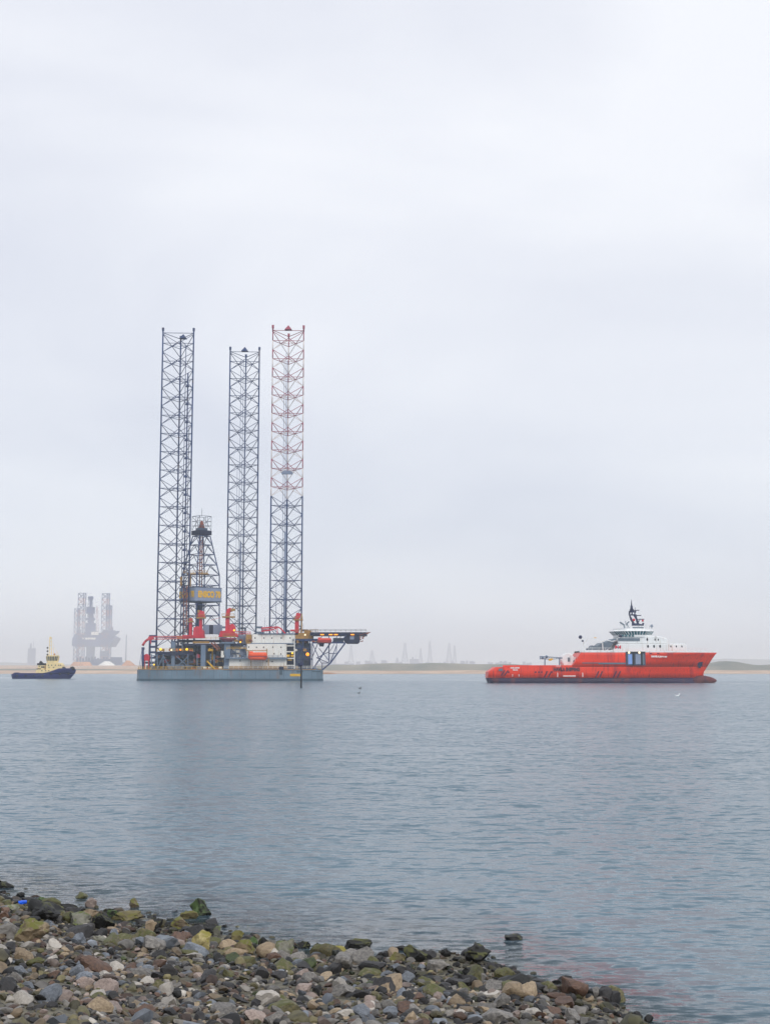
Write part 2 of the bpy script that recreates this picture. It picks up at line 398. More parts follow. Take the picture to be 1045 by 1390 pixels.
# clear shallows: tinted transmission mixed in by real water depth
tr = n.new('ShaderNodeBsdfTransparent'); tr.inputs['Color'].default_value = (.78, .80, .72, 1)
gl = n.new('ShaderNodeBsdfGlossy'); gl.inputs['Roughness'].default_value = .07; l.new(bp.outputs['Normal'], gl.inputs['Normal'])
fz = n.new('ShaderNodeFresnel'); fz.inputs['IOR'].default_value = 1.333; l.new(bp.outputs['Normal'], fz.inputs['Normal'])
mxa = n.new('ShaderNodeMixShader'); l.new(fz.outputs[0], mxa.inputs[0]); l.new(tr.outputs[0], mxa.inputs[1]); l.new(gl.outputs[0], mxa.inputs[2])
dp = n.new('ShaderNodeAttribute'); dp.attribute_name = 'water_depth'
dr = n.new('ShaderNodeMapRange'); l.new(dp.outputs['Fac'], dr.inputs['Value']); dr.inputs['From Min'].default_value = 0; dr.inputs['From Max'].default_value = .8
dr.inputs['To Min'].default_value = .25; dr.inputs['To Max'].default_value = 1
mxb = n.new('ShaderNodeMixShader'); l.new(dr.outputs['Result'], mxb.inputs[0]); l.new(mxa.outputs[0], mxb.inputs[1]); l.new(pr.outputs[0], mxb.inputs[2])
l.new(mxb.outputs[0], n['Material Output'].inputs['Surface']); M['sea_water'] = wm
YW = span((8, 18, 8), (18, 46, 120), (46, 90, 24), (90, 400, 14), (400, 1420, 12))
tag(grid(XS, YW, lambda X, Y: X*0, 'sea', 'sea_water', ('water_depth', lambda X, Y: np.clip(-ground(X, Y), 0, 5))), kind='structure')

# ------------------------------------------------------------------ wakes (foam streaks lying on the water)
fm = bpy.data.materials.new('foam'); fm.use_nodes = True; n = fm.node_tree.nodes; l = fm.node_tree.links; b = n['Principled BSDF']
b.inputs['Base Color'].default_value = (.8, .82, .84, 1); b.inputs['Roughness'].default_value = .8
tc = n.new('ShaderNodeTexCoord'); m_ = n.new('ShaderNodeMapping'); m_.inputs['Scale'].default_value = (.25, .8, 1); l.new(tc.outputs['Object'], m_.inputs['Vector'])
t = n.new('ShaderNodeTexNoise'); t.inputs['Scale'].default_value = 1.2; t.inputs['Detail'].default_value = 5; l.new(m_.outputs['Vector'], t.inputs['Vector'])
r = n.new('ShaderNodeValToRGB'); r.color_ramp.elements[0].position = .44; r.color_ramp.elements[1].position = .56; l.new(t.outputs['Fac'], r.inputs['Fac'])
l.new(r.outputs['Color'], b.inputs['Alpha']); M['foam'] = fm
def wake(pts, hw, h=.03):
    mb = MB(); k = len(pts); vs = []
    for (px, py), q in zip(pts, hw):
        d_ = CAMZ/math.tan(math.atan((py-CYP)/F)-TH); p = at(px, py, d_)
        vs += [(p.x, p.y-q, h), (p.x, p.y+q, h)]
    mb.add(vs, [(2*i, 2*i+2, 2*i+3, 2*i+1) for i in range(k-1)])
    return tag(mb.build('wake', 'foam'), kind='structure')
wake([(585, 922.6), (610, 923), (640, 923.8), (664, 925.2)], [2, 5, 7, 4])
wake([(660, 927.4), (760, 927.8), (860, 928), (950, 928), (972, 927.6)], [.5, 1.0, 1.2, 1.6, .5])
wake([(972, 927.4), (1000, 928), (1045, 929)], [3.5, 5, 4])
wake([(-30, 919.5), (0, 920), (20, 920.8)], [4, 10, 3])
wake([(18, 921.6), (60, 921.8), (98, 921.6), (112, 921.2)], [.8, 1.4, 2, 1])

# ------------------------------------------------------------------ far shore
def land_mat(name, c0, c1, scale):
    m = bpy.data.materials.new(name); m.use_nodes = True; n = m.node_tree.nodes; l = m.node_tree.links
    b = n['Principled BSDF']; b.inputs['Roughness'].default_value = .95
    tc = n.new('ShaderNodeTexCoord'); t = n.new('ShaderNodeTexNoise'); t.inputs['Scale'].default_value = scale; t.inputs['Detail'].default_value = 8
    l.new(tc.outputs['Object'], t.inputs['Vector']); r = n.new('ShaderNodeValToRGB'); l.new(t.outputs['Fac'], r.inputs['Fac'])
    r.color_ramp.elements[0].position = .35; r.color_ramp.elements[0].color = lin(c0)+(1,); r.color_ramp.elements[1].position = .65; r.color_ramp.elements[1].color = lin(c1)+(1,)
    l.new(r.outputs['Color'], b.inputs['Base Color']); M[name] = m
land_mat('shore_sand', (176, 150, 128), (206, 180, 156), .03)
land_mat('dune_grass', (118, 120, 112), (156, 148, 134), .02)
land_mat('far_land', (80, 96, 90), (120, 120, 100), .01)
XF = span((-5000, -1000, 36), (-1000, 1000, 260), (1000, 5000, 36))
def sandz(X, Y):
    e = Y-(1342+16*(vnoise(X, Y*0, .006, 3)-.5)+6*(vnoise(X, Y*0, .03, 4)-.5))
    return np.clip(e*.06, -4, 3.2)+np.clip((Y-1420)*.004, 0, 8)+(vnoise(X, Y, .02, 5)-.5)*np.clip(e*.01, 0, .6)
tag(grid(XF, span((1290, 1480, 40), (1480, 2400, 12), (2400, 12500, 18)), sandz, 'far_shore', 'shore_sand'), kind='structure')
def dunez(X, Y):
    # picture column at that distance drives where the dunes rise
    px = CXP+X*F/(1430*.991)
    amp = np.interp(px, [-400, 100, 180, 260, 420, 450, 600, 720, 800, 930, 965, 990, 1010, 1022, 1045, 1300],
                        [3.0, 2.6, 2.2, 3, 5.4, 7.4, 7.6, 7.0, 5.0, 5.4, 6.8, 9.6, 7.0, 6.0, 7.2, 8])
    k = np.clip((Y-1375)/45, 0, 1); k = k*k*(3-2*k); back = np.clip((1560-Y)/60, 0, 1)
    z = amp*(.78+.24*vnoise(X, Y, .018, 6)+.20*vnoise(X, Y, .05, 9))*k*back
    return np.where(k > 0, z+.4*(vnoise(X, Y, .09, 7)-.5)*k, -1)+1.6*k-1.5*(1-k)
tag(grid(XF, span((1375, 1570, 26)), dunez, 'dunes', 'dune_grass'), kind='structure')
def hillz(X, Y):
    px = CXP+X*F/(8300*.991)
    a = np.interp(px, [-300, 0, 120, 420, 600, 760, 880, 960, 990, 1045, 1300], [23, 32, 16, 4, 4, 7, 18, 46, 53, 46, 56])
    k = np.clip(1-np.abs(Y-8300)/780, 0, 1)
    return (a+4*vnoise(X, Y, .01, 8))*k-3*(1-k)+3
tag(grid(XF*1.0, span((7500, 9100, 18)), hillz, 'headland', 'far_land'), kind='structure')
# ------------------------------------------------------------------ stones
def ico(sub):
    import bmesh
    bm = bmesh.new(); bmesh.ops.create_icosphere(bm, subdivisions=sub, radius=1)
    v = np.array([x.co[:] for x in bm.verts]); f = np.array([[q.index for q in p.verts] for p in bm.faces]); bm.free(); return v, f
def rock_shape(base, seed, cuts=9, rough=.10):
    r = np.random.default_rng(seed); v = base.copy()
    for _ in range(cuts):
        nrm = r.normal(size=3); nrm /= np.linalg.norm(nrm); d = r.uniform(.42, .85)
        q = v@nrm; v = v-np.outer(np.maximum(q-d, 0)*.97, nrm)
    for i in range(len(v)):
        v[i] *= 1+rough*noise.noise(Vector(base[i])*1.7+Vector((seed*3.1, 0, 0)))+rough*.5*noise.noise(Vector(base[i])*4.5+Vector((seed, 5, 0)))
    return v/np.abs(v).max()
V2, F2 = ico(2); V3, F3 = ico(3); V4, F4 = ico(4)
LOW = [rock_shape(V2, 100+i, 8, .16) for i in range(26)]
CLS = {  # colour classes: (colour, second colour, share)
 'pale': ((186, 180, 170), (156, 150, 142)), 'grey': ((132, 128, 122), (84, 82, 80)), 'blue': ((126, 132, 140), (88, 94, 102)),
 'tan': ((160, 142, 116), (118, 102, 82)), 'brown': ((104, 78, 62), (70, 54, 46)), 'pink': ((158, 142, 132), (122, 108, 102)),
 'dark': ((52, 50, 50), (34, 34, 36)), 'weed': ((92, 88, 50), (50, 50, 32)), 'olive': ((120, 112, 78), (78, 76, 56)), 'black': ((24, 25, 24), (14, 15, 14)),
 'green': ((62, 74, 34), (32, 38, 22))}
def stone_mat(name, c0, c1, weed=0., weedc=(78, 80, 36), attr=False, scale=5):
    m = bpy.data.materials.new(name); m.use_nodes = True; n = m.node_tree.nodes; l = m.node_tree.links; b = n['Principled BSDF']
    b.inputs['Roughness'].default_value = .62
    tc = n.new('ShaderNodeTexCoord'); t = n.new('ShaderNodeTexNoise'); t.inputs['Scale'].default_value = scale; t.inputs['Detail'].default_value = 9; t.inputs['Roughness'].default_value = .65
    oi = n.new('ShaderNodeObjectInfo'); av = n.new('ShaderNodeVectorMath'); av.operation = 'ADD'
    mu = n.new('ShaderNodeMath'); mu.operation = 'MULTIPLY'; mu.inputs[1].default_value = 40; l.new(oi.outputs['Random'], mu.inputs[0])
    l.new(tc.outputs['Object'], av.inputs[0]); l.new(mu.outputs[0], av.inputs[1]); l.new(av.outputs[0], t.inputs['Vector'])
    r = n.new('ShaderNodeValToRGB'); l.new(t.outputs['Fac'], r.inputs['Fac']); r.color_ramp.elements[0].position = .35; r.color_ramp.elements[1].position = .65
    mx = n.new('ShaderNodeMix'); mx.data_type = 'RGBA'
    if attr:
        at_ = n.new('ShaderNodeAttribute'); at_.attribute_name = 'stone_colour'
        r.color_ramp.elements[0].color = (.55, .55, .55, 1); r.color_ramp.elements[1].color = (1.3, 1.3, 1.3, 1)
        mx.blend_type = 'MULTIPLY'; mx.inputs['Factor'].default_value = 1; l.new(at_.outputs['Color'], mx.inputs['A']); l.new(r.outputs['Color'], mx.inputs['B'])
        out = mx.outputs['Result']
    else:
        r.color_ramp.elements[0].color = lin(c1)+(1,); r.color_ramp.elements[1].color = lin(c0)+(1,)
        hs = n.new('ShaderNodeHueSaturation'); l.new(r.outputs['Color'], hs.inputs['Color'])
        mr = n.new('ShaderNodeMapRange'); l.new(oi.outputs['Random'], mr.inputs['Value']); mr.inputs['To Min'].default_value = .72; mr.inputs['To Max'].default_value = 1.25
        l.new(mr.outputs['Result'], hs.inputs['Value']); out = hs.outputs['Color']
        if weed:
            g = n.new('ShaderNodeNewGeometry'); s = n.new('ShaderNodeSeparateXYZ'); l.new(g.outputs['Normal'], s.inputs['Vector'])
            t2 = n.new('ShaderNodeTexNoise'); t2.inputs['Scale'].default_value = 3.2; t2.inputs['Detail'].default_value = 7; l.new(av.outputs[0], t2.inputs['Vector'])
            a = n.new('ShaderNodeMath'); a.operation = 'MULTIPLY_ADD'; l.new(s.outputs['Z'], a.inputs[0]); a.inputs[1].default_value = .22; l.new(t2.outputs['Fac'], a.inputs[2])
            r2 = n.new('ShaderNodeValToRGB'); l.new(a.outputs[0], r2.inputs['Fac']); r2.color_ramp.elements[0].position = .72-weed*.22; r2.color_ramp.elements[1].position = .80-weed*.20
            l.new(r2.outputs['Color'], mx.inputs['Factor']); l.new(out, mx.inputs['A']); mx.inputs['B'].default_value = lin(weedc)+(1,); out = mx.outputs['Result']
    l.new(out, b.inputs['Base Color'])
    bp = n.new('ShaderNodeBump'); bp.inputs['Strength'].default_value = .5; bp.inputs['Distance'].default_value = .03; l.new(t.outputs['Fac'], bp.inputs['Height']); l.new(bp.outputs['Normal'], b.inputs['Normal'])
    M[name] = m
for k, (a_, b_) in CLS.items(): stone_mat('stone_'+k, a_, b_, weed=.5 if k in ('weed', 'olive') else 0)
stone_mat('stone_mixed', None, None, attr=True)
stone_mat('rock_black_weed', (30, 30, 27), (14, 14, 13), weed=.35, weedc=(70, 72, 24))
stone_mat('rock_black', (26, 26, 24), (12, 12, 12), weed=.1, weedc=(60, 62, 30))
stone_mat('rock_green', (48, 50, 34), (16, 18, 14), weed=.75, weedc=(58, 80, 30))
stone_mat('rock_olive', (122, 112, 74), (66, 60, 40), weed=.6, weedc=(98, 94, 40))
stone_mat('rock_mossy', (136, 120, 96), (84, 74, 56), weed=.7, weedc=(98, 98, 34))
stone_mat('rock_yellow', (198, 184, 128), (150, 138, 92), weed=.35, weedc=(130, 122, 50))
stone_mat('rock_greygreen', (134, 132, 118), (92, 92, 82), weed=.4, weedc=(86, 96, 44))

def ground_hit(px, py, dz=0):
    u = (px-CXP)/F; v = (CYP-py)/F; dx, dy, dz_ = u, CT-v*ST, ST+v*CT
    t = 15.0
    while t < 90:
        x, y, z = dx*t, dy*t, CAMZ+dz_*t
        if z <= max(float(ground(x, y)), -.05): break
        t += .04
    return x, y, max(float(ground(x, y)), -.12), t
# hero rocks: px centre, py foot, width, height, material, seed, name, label
HERO = [
 (3,1210,26,14,'rock_black',1,'boulder','black rock standing alone in the water at the left edge'),
 (58,1252,54,24,'rock_black',2,'boulder','big flat black boulder, widest one on the left of the beach'),
 (27,1222,14,9,'rock_black',3,'rock','small black rock on the tip of the shingle furthest left'),
 (59,1233,22,14,'rock_green',4,'boulder','dark boulder with green weed behind the big flat black boulder'),
 (38,1232,16,9,'rock_black_weed',5,'rock','dark weedy rock left of the green weed boulder near the water'),
 (16,1240,24,13,'rock_greygreen',6,'boulder','grey green speckled boulder behind the rust coloured stone at the left'),
 (90,1240,30,12,'rock_black',7,'boulder','long black rock between the flat boulder and the water edge'),
 (105,1259,34,20,'rock_greygreen',8,'boulder','rounded grey olive boulder right of the big flat black one'),
 (137,1263,32,23,'rock_black_weed',9,'boulder','steep dark angular boulder with faint green streaks'),
 (42,1280,44,30,'rock_mossy',10,'boulder','large slanting brown boulder with a yellow green mossy side'),
 (5,1250,18,13,'stone_brown',11,'rock','rust brown stone at the left edge of the beach'),
 (122,1236,20,14,'stone_pink',12,'rock','pinkish pointed rock at the water edge behind the olive boulder'),
 (121,1246,20,10,'stone_tan',13,'rock','tan flat topped rock beside the pinkish pointed rock'),
 (153,1250,20,12,'rock_green',14,'rock','bright green weedy rock right of the steep dark boulder'),
 (172,1252,38,12,'rock_olive',15,'boulder','long low olive slab with a dark underside at the water edge'),
 (183,1236,19,13,'rock_mossy',16,'rock','yellow green rock standing alone in shallow water'),
 (203,1270,18,22,'stone_tan',17,'rock','upright tan stone between dark green rocks'),
 (213,1262,18,14,'rock_black_weed',18,'rock','dark weedy rock leaning on the upright tan stone'),
 (237,1242,11,6,'stone_blue',19,'rock','small blue black stone just out of the water beside the wedge rock'),
 (272,1247,34,22,'rock_green',20,'boulder','black wedge shaped boulder with a bright green slope'),
 (254,1252,24,16,'rock_olive',21,'boulder','olive boulder touching the left of the black wedge'),
 (246,1262,30,13,'rock_mossy',22,'boulder','yellowish slanted boulder in front of the olive one'),
 (277,1271,32,19,'rock_black',23,'boulder','black block of rock with squared top at the water edge'),
 (294,1273,13,17,'rock_greygreen',24,'rock','narrow grey rock with a green foot right of the black block'),
 (271,1290,36,21,'rock_yellow',25,'boulder','pale yellow boulder, lightest of the large ones'),
 (250,1279,18,13,'stone_blue',26,'rock','blue grey cobble behind the pale yellow boulder'),
 (322,1279,16,13,'rock_olive',27,'rock','olive brown rock at the water edge right of a gap in the stones'),
 (332,1298,34,18,'rock_mossy',28,'boulder','green tinged boulder below the olive brown rock'),
 (343,1286,24,12,'rock_green',29,'boulder','low green boulder beside the dark humped one'),
 (357,1293,26,20,'rock_black_weed',30,'boulder','dark humped boulder with a green rim near the middle'),
 (384,1302,26,26,'rock_greygreen',31,'boulder','tall grey boulder with a dark green crest'),
 (370,1306,17,17,'stone_pale',32,'rock','white stone in front of the tall grey boulder'),
 (411,1291,19,13,'rock_black_weed',33,'rock','small round black rock with olive top'),
 (430,1297,22,15,'rock_black_weed',34,'boulder','round dark brown rock beside the small round black one'),
 (459,1297,25,13,'rock_yellow',35,'boulder','yellowish rock with dark underside left of the pointed black boulder'),
 (487,1294,40,23,'rock_black_weed',36,'boulder','pointed black boulder with an olive foot at the water edge'),
 (547,1295,21,9,'rock_black',37,'rock','low dark rock left of the round dark green boulder'),
 (538,1306,22,12,'rock_olive',38,'rock','olive brown rock in front of the low dark one'),
 (566,1308,36,21,'rock_black_weed',39,'boulder','round dark green boulder near the right end of the stones'),
 (607,1300,18,11,'rock_black',40,'rock','little black rock left of the largest black boulder'),
 (649,1308,54,28,'rock_black_weed',63,'boulder','largest black boulder at the right end of the stones'),
 (696,1281,30,8,'rock_black',64,'boulder','flat black rock alone in the water right of all the others'),
 (71,1292,24,15,'stone_pale',43,'rock','white boulder, brightest stone in the left corner'),
 (105,1285,22,15,'stone_blue',44,'rock','pale blue grey pointed stone in the left half of the beach'),
 (65,1262,22,12,'stone_blue',45,'rock','smooth blue grey stone in front of the flat black boulder'),
 (12,1275,34,20,'stone_grey',46,'boulder','large dark grey smooth boulder at the left edge'),
 (225,1290,34,20,'stone_blue',47,'rock','pale blue rounded stone left of the pale yellow boulder'),
 (136,1283,24,14,'rock_greygreen',48,'rock','greenish grey cobble below the steep dark boulder'),
]
heroes = []
for (px, py, w_, h_, mname, sd, nm, lb) in HERO:
    x, y, z, t = ground_hit(px, py-1); ppm = F/t
    rx = w_/ppm/2*1.18; rz = h_/ppm*.78; ry = max(rx*.8, rz*.7)
    v = rock_shape(V4, 500+sd, 13, .30)
    a = np.random.default_rng(sd).uniform(-.5, .5)
    v = v*np.array([rx, ry, rz])
    if sd == 20:  # wedge: high at the left, sloping down to the right
        v[:, 2] *= np.interp(v[:, 0], [-rx, -rx*.35, rx], [.75, 1.35, .25])
    if sd in (36, 17): v[:, 2] *= np.interp(v[:, 0], [-rx, -rx*.3, rx], [.9, 1.3, .5])
    R = np.array([[math.cos(a), -math.sin(a), 0], [math.sin(a), math.cos(a), 0], [0, 0, 1]]); v = v@R.T
    me = bpy.data.meshes.new(nm); me.from_pydata(v.tolist(), [], F4.tolist()); me.materials.append(M[mname])
    me.polygons.foreach_set('use_smooth', [True]*len(F4)); me.update(); me.set_sharp_from_angle(angle=math.radians(26))
    o = bpy.data.objects.new(nm, me); COL.objects.link(o); o.location = (x, y+ry*.6, max(z+rz*.42, .12*rz if w_ > 0 else 0) if z > -.04 else rz*.18)
    tag(o, lb, 'rock', 'boulders along the water edge'); heroes.append((x, y+ry*.6, rx))

# cobbles
cand = []
names = list(CLS)
N = 32000
xs = rng.uniform(-19, 13, N*3); ys = rng.uniform(14, 54, N*3)
inl = inland(xs, ys)
ok = (inl > -5.5) & (inl < 17) & ((inl > .1) | (rng.random(N*3) < np.where(inl > -1.1, .25, .30)))
xs, ys, inl = xs[ok][:N], ys[ok][:N], inl[ok][:N]
dry = np.clip(inl/5, 0, 1)
r0 = np.exp(rng.normal(math.log(.058), .45, len(xs)))
big = (rng.random(len(xs)) < .016+.045*(inl < 4)); r0[big] *= rng.uniform(1.8, 2.8, big.sum())
r0 = np.clip(r0, .028, .30)
zs = ground(xs, ys)
# class by position: weed-covered and dark near the water, mixed pale cobbles higher up
pw = {'pale': .09, 'grey': .22, 'blue': .09, 'tan': .14, 'brown': .11, 'pink': .09, 'dark': .19, 'olive': .11}
pn = {'dark': .26, 'black': .14, 'weed': .17, 'olive': .14, 'green': .04, 'grey': .10, 'tan': .07, 'brown': .08}
ka, pa = list(pw), np.array(list(pw.values())); kb, pb_ = list(pn), np.array(list(pn.values())); pa /= pa.sum(); pb_ /= pb_.sum()
cls = [ka[rng.choice(len(ka), p=pa)] if rng.random() < dry[i]*.93 else kb[rng.choice(len(kb), p=pb_)] for i in range(len(xs))]
sc3 = np.stack([r0*rng.uniform(.95, 1.35, len(xs)), r0*rng.uniform(.8, 1.1, len(xs)), r0*rng.uniform(.5, .85, len(xs))], 1)
zoff = np.where(inl > -1.1, zs+r0*rng.uniform(0, .45, len(xs)), np.minimum(zs+r0*.1, -sc3[:, 2]-.02))
# keep clear of the big rocks
keep = np.ones(len(xs), bool)
for hx_, hy_, hr in heroes: keep &= ((xs-hx_)**2+((ys-hy_)*1.1)**2) > (hr*.72)**2
# which show, and how large
dep = ys*CT+(zoff-CAMZ)*ST; pxs = CXP+F*xs/dep; pys = CYP-F*((zoff-CAMZ)*CT-ys*ST)/dep
vis = keep & (pxs > 4) & (pxs < 1041) & (pys > 1195) & (pys < 1384)
score = np.where(vis, r0/dep, 0); ind = set(np.argsort(-score)[:240].tolist())
WORDS = {'pale': 'pale', 'grey': 'grey', 'blue': 'blue grey', 'tan': 'tan', 'brown': 'brown', 'pink': 'pinkish', 'dark': 'dark', 'weed': 'weed stained', 'olive': 'olive', 'black': 'black', 'green': 'green'}
protos = {}
def rotm(i):
    a, b2, c = rng.uniform(0, 6.28), rng.normal(0, .3), rng.normal(0, .3)
    return (Matrix.Rotation(a, 3, 'Z')@Matrix.Rotation(b2, 3, 'X')@Matrix.Rotation(c, 3, 'Y'))
HI = [rock_shape(V3, 300+i, 11, .18) for i in range(18)]
allv = []; allf = []; allc = []; nv = 0
for i in range(len(xs)):
    if not keep[i]: continue
    R = rotm(i)
    if i in ind:
        k = (i % 18, cls[i])
        if k not in protos:
            me = bpy.data.meshes.new('cobble'); me.from_pydata(HI[k[0]].tolist(), [], F3.tolist()); me.materials.append(M['stone_'+cls[i]])
            me.polygons.foreach_set('use_smooth', [True]*len(F3)); me.update(); me.set_sharp_from_angle(angle=math.radians(24)); protos[k] = me
        o = bpy.data.objects.new('cobble', protos[k]); COL.objects.link(o)
        o.location = (xs[i], ys[i], zoff[i]); o.rotation_euler = R.to_euler(); o.scale = tuple(sc3[i]*1.05)
        tag(o, '%s cobble lying among others of its size on the stony beach' % WORDS[cls[i]], 'cobble', 'larger %s cobbles on the beach' % WORDS[cls[i]])
        continue
    v = (LOW[i % 26]*sc3[i])@np.array(R).T+np.array([xs[i], ys[i], zoff[i]])
    c0, c1 = CLS[cls[i]]; tt = rng.random(); c = np.array([lin(c0)[q]*(1-tt)+lin(c1)[q]*tt for q in range(3)])*rng.uniform(.4, 1.15)*(.5 if -.9 < inl[i] < .7 else 1)
    allv.append(v); allf.append(F2+nv); nv += len(v); allc.append(np.tile(np.append(c, 1), (len(v), 1)))
av = np.concatenate(allv); af = np.concatenate(allf); ac = np.concatenate(allc)
me = bpy.data.meshes.new('shingle'); me.vertices.add(len(av)); me.vertices.foreach_set('co', av.ravel().astype(np.float32))
me.loops.add(af.size); me.loops.foreach_set('vertex_index', af.ravel().astype(np.int32))
me.polygons.add(len(af)); me.polygons.foreach_set('loop_start', np.arange(0, af.size, 3, dtype=np.int32)); me.polygons.foreach_set('use_smooth', np.ones(len(af), bool))
me.update(calc_edges=True); me.set_sharp_from_angle(angle=math.radians(32))
ca = me.color_attributes.new('stone_colour', 'FLOAT_COLOR', 'POINT'); ca.data.foreach_set('color', ac.ravel().astype(np.float32))
me.materials.append(M['stone_mixed']); o = bpy.data.objects.new('shingle', me); COL.objects.link(o)
tag(o, 'smaller mixed cobbles and pebbles covering the shore', 'shingle', None, 'stuff')
# a crumpled scrap of blue plastic between the stones
x, y, z, t = ground_hit(30, 1246); mb = MB(); pts = []
q = rock_shape(V2, 999, 5, .5)*np.array([.11, .09, .07]); mb.add((q+np.array([x, y, z+.34])).tolist(), F2.tolist())
tag(mb.build('plastic_scrap', 'litter_blue'), 'tiny bright blue scrap of plastic among the stones at the left', 'litter')
# ================================================================== supply ship
SY = 553.0; SN = 543.0     # centre line and near side
ship = thing('supply_ship', (hx(816, 927, SY), SY, 0), 'red hulled offshore supply ship with white bridge and dark mast', 'ship')
mb = MB()
z = lambda py: hz(py, SN)
X = lambda px: hx(px, 900, SY)
Xn = lambda px: hx(px, 900, SN)
# bow lines: row height, stem position, where the side starts to close, fineness
BOW = [(-2, 956, 800, 1.6), (0, 960, 806, 1.6), (z(920.3), 953, 812, 1.65), (z(912), 954.5, 820, 1.75), (z(905.4), 959, 829, 1.9), (z(896), 965, 848, 2.0), (z(889), 970, 868, 2.1), (z(885.6), 973, 880, 2.2)]
def hwid(px, py):
    zv = z(py); c_ = [float(np.interp(zv, [b[0] for b in BOW], [b[k] for b in BOW])) for k in (1, 2, 3)]
    return 10.05*(1-max(0, min(1, (px-c_[1])/(c_[0]-c_[1])))**c_[2])
def row(zi, xs, hb, sq, dz=0):
    b = BOW[zi]; return (b[0]+dz, X(xs), X(b[1]), hb, sq, X(b[2]), b[3])
hull(mb, [row(0, 668, 8.5, .5), row(1, 662.5, 9.4, .6), row(2, 660, 9.9, .7)], SY, [0, 0], N=80, cap_mat=0)
mb.build('boot_top', ['ship_boot'], ship)
mb = MB()
hull(mb, [row(2, 660, 9.95, .7, .005), row(3, 660.5, 10, .75), (z(906), X(669.5), X(958.5), 10, .8, X(828), 1.88), (z(905.4), X(670), X(959), 10, .8, X(829), 1.9)], SY, [0, 0, 0], N=80, cap_mat=0)
mb.build('hull', ['ship_red'], ship)
# forecastle with flared bow and slanted aft end
mb = MB()
hull(mb, [row(4, 771, 10.02, 1, .01), row(5, 777, 10.05, 1), row(6, 781, 10.1, 1), row(7, 784, 10.1, 1)], SY, [0, 0, 0], N=60, ts=.001, cap_mat=0)
mb.build('forecastle', ['ship_red'], ship)
# stern / side bulwarks
mb = MB()
for yy in (SN-.02, SN+19.6):
    mb.box((X(685), yy, z(905.6)), (X(776), yy+.45, z(903)))
    mb.box((X(776), yy, z(905.6)), (X(782), yy+.45, z(900)))
for k in range(22): mb.box((X(688)+k*1.2, SN+.45, z(905.5)), (X(688)+k*1.2+.15, SN+.9, z(903.4)))
mb.build('bulwark', ['ship_red'], ship)
# bulbous bow
mb = MB(); c = Vector((X(953), SY, .75)); pr = []
vs = []
prf = [(0, 1.7), (4, 2.0), (8, 2.2), (11, 2.2), (14, 1.9), (16.5, 1.3), (18, .5), (18.4, .05)]
for dx, r in prf:
    for i in range(14):
        t = 2*math.pi*i/14; vs.append((c.x-13+dx*1.0, SY+r*.9*math.cos(t), c.z+(r*1.0)*math.sin(t)-.05+(.2 if dx > 8 else 0)))
fs = [(j*14+i, (j+1)*14+i, (j+1)*14+(i+1) % 14, j*14+(i+1) % 14) for j in range(len(prf)-1) for i in range(14)]+[tuple(range(14)), tuple(range(len(prf)*14-1, (len(prf)-1)*14-1, -1))]
mb.add(vs, fs, 0, True); mb.build('bulbous_bow', ['ship_rust'], ship)
# near side markings
for (xa, xb) in ((679, 683.5), (683.5, 688), (737, 741.5), (742.5, 747), (807, 811), (812.5, 816), (831, 835), (836.5, 840.5)):
    ya, yb = (917, 910) if xa < 700 else (920, 911)
    mb = MB(); mb.prof([(xa, ya), (xa+2.0, ya), (xb+2.2, yb), (xb+.3, yb)], SN-.16, .3)
    mb.build('fender_strip', ['fender_mark'], ship)
for px in (690, 726.5, 731, 735, 741.5, 748.5): mb = MB(); mb.prof([(px-1.1, 911.6), (px+1.2, 911.2), (px+1.2, 913.2), (px-1.1, 913.6)], SN-.1, .2); mb.build('freeing_port', ['fender_mark'], ship)

text('HAVILA JUPITER', 692.5, 705, 906.9, SN, 'letter_white', 'name_lettering', ship, height=.75, gap=.1)
text('FOSNAVÅG', 695.5, 702.5, 909.2, SN, 'letter_white', 'port_lettering', ship, height=.6, gap=.1)
ya, yb_ = SY-hwid(883.5, 891.4), SY-hwid(906.5, 891.4); xa, xb_ = Xn(883.5), Xn(906.5)
c_ = Vector(((xa+xb_)/2, (ya+yb_)/2-.62, z(891.4))); text('HAVILA JUPITER', 0, 0, 0, 0, 'letter_white', 'name_lettering', ship, height=.95, width=6.6, rotz=math.atan2(yb_-ya, xb_-xa), center=c_)
text('HAVILA SHIPPING', 751, 786.5, 908.6, SN, 'letter_dark', 'company_lettering', ship, height=1.5, gap=.12)
# draught ticks, belting and scuppers
mb = MB()
for px in (756.5, 790.5): mb.bx(px-.35, 913, px+.35, 919, SN-.12, .2)
for px in (695.5, 704): mb.bx(px-.25, 915, px+.25, 918.5, SN-.12, .2)
mb.bx(764, 917, 781, 918.2, SN-.14, .2); mb.bx(754, 903.8, 761, 904.4, SN-.14, .2)
for px in (879, 903, 917, 934): mb.bx(px-.5, 917.5, px+.5, 919, SY-hwid(px, 918.5)-.15, .4)
mb.build('draught_mark', 'letter_white', ship)
mb = MB(); mb.bx(790, 899.4, 849, 900.4, SN-.28, .4); mb.bx(812, 900.2, 848, 901.6, SN-.3, .3); mb.build('belting', 'ship_grey', ship)
mb = MB()
for px, w_ in ((883, 1.4), (893, 1.4), (906, 1.6), (924, 2.4), (953, 1.4)): mb.bx(px-w_, 886.3, px+w_, 887.6, SY-hwid(px+w_*0, 887)-.35, 1.2)
mb.build('scuppers', 'fender_mark', ship)
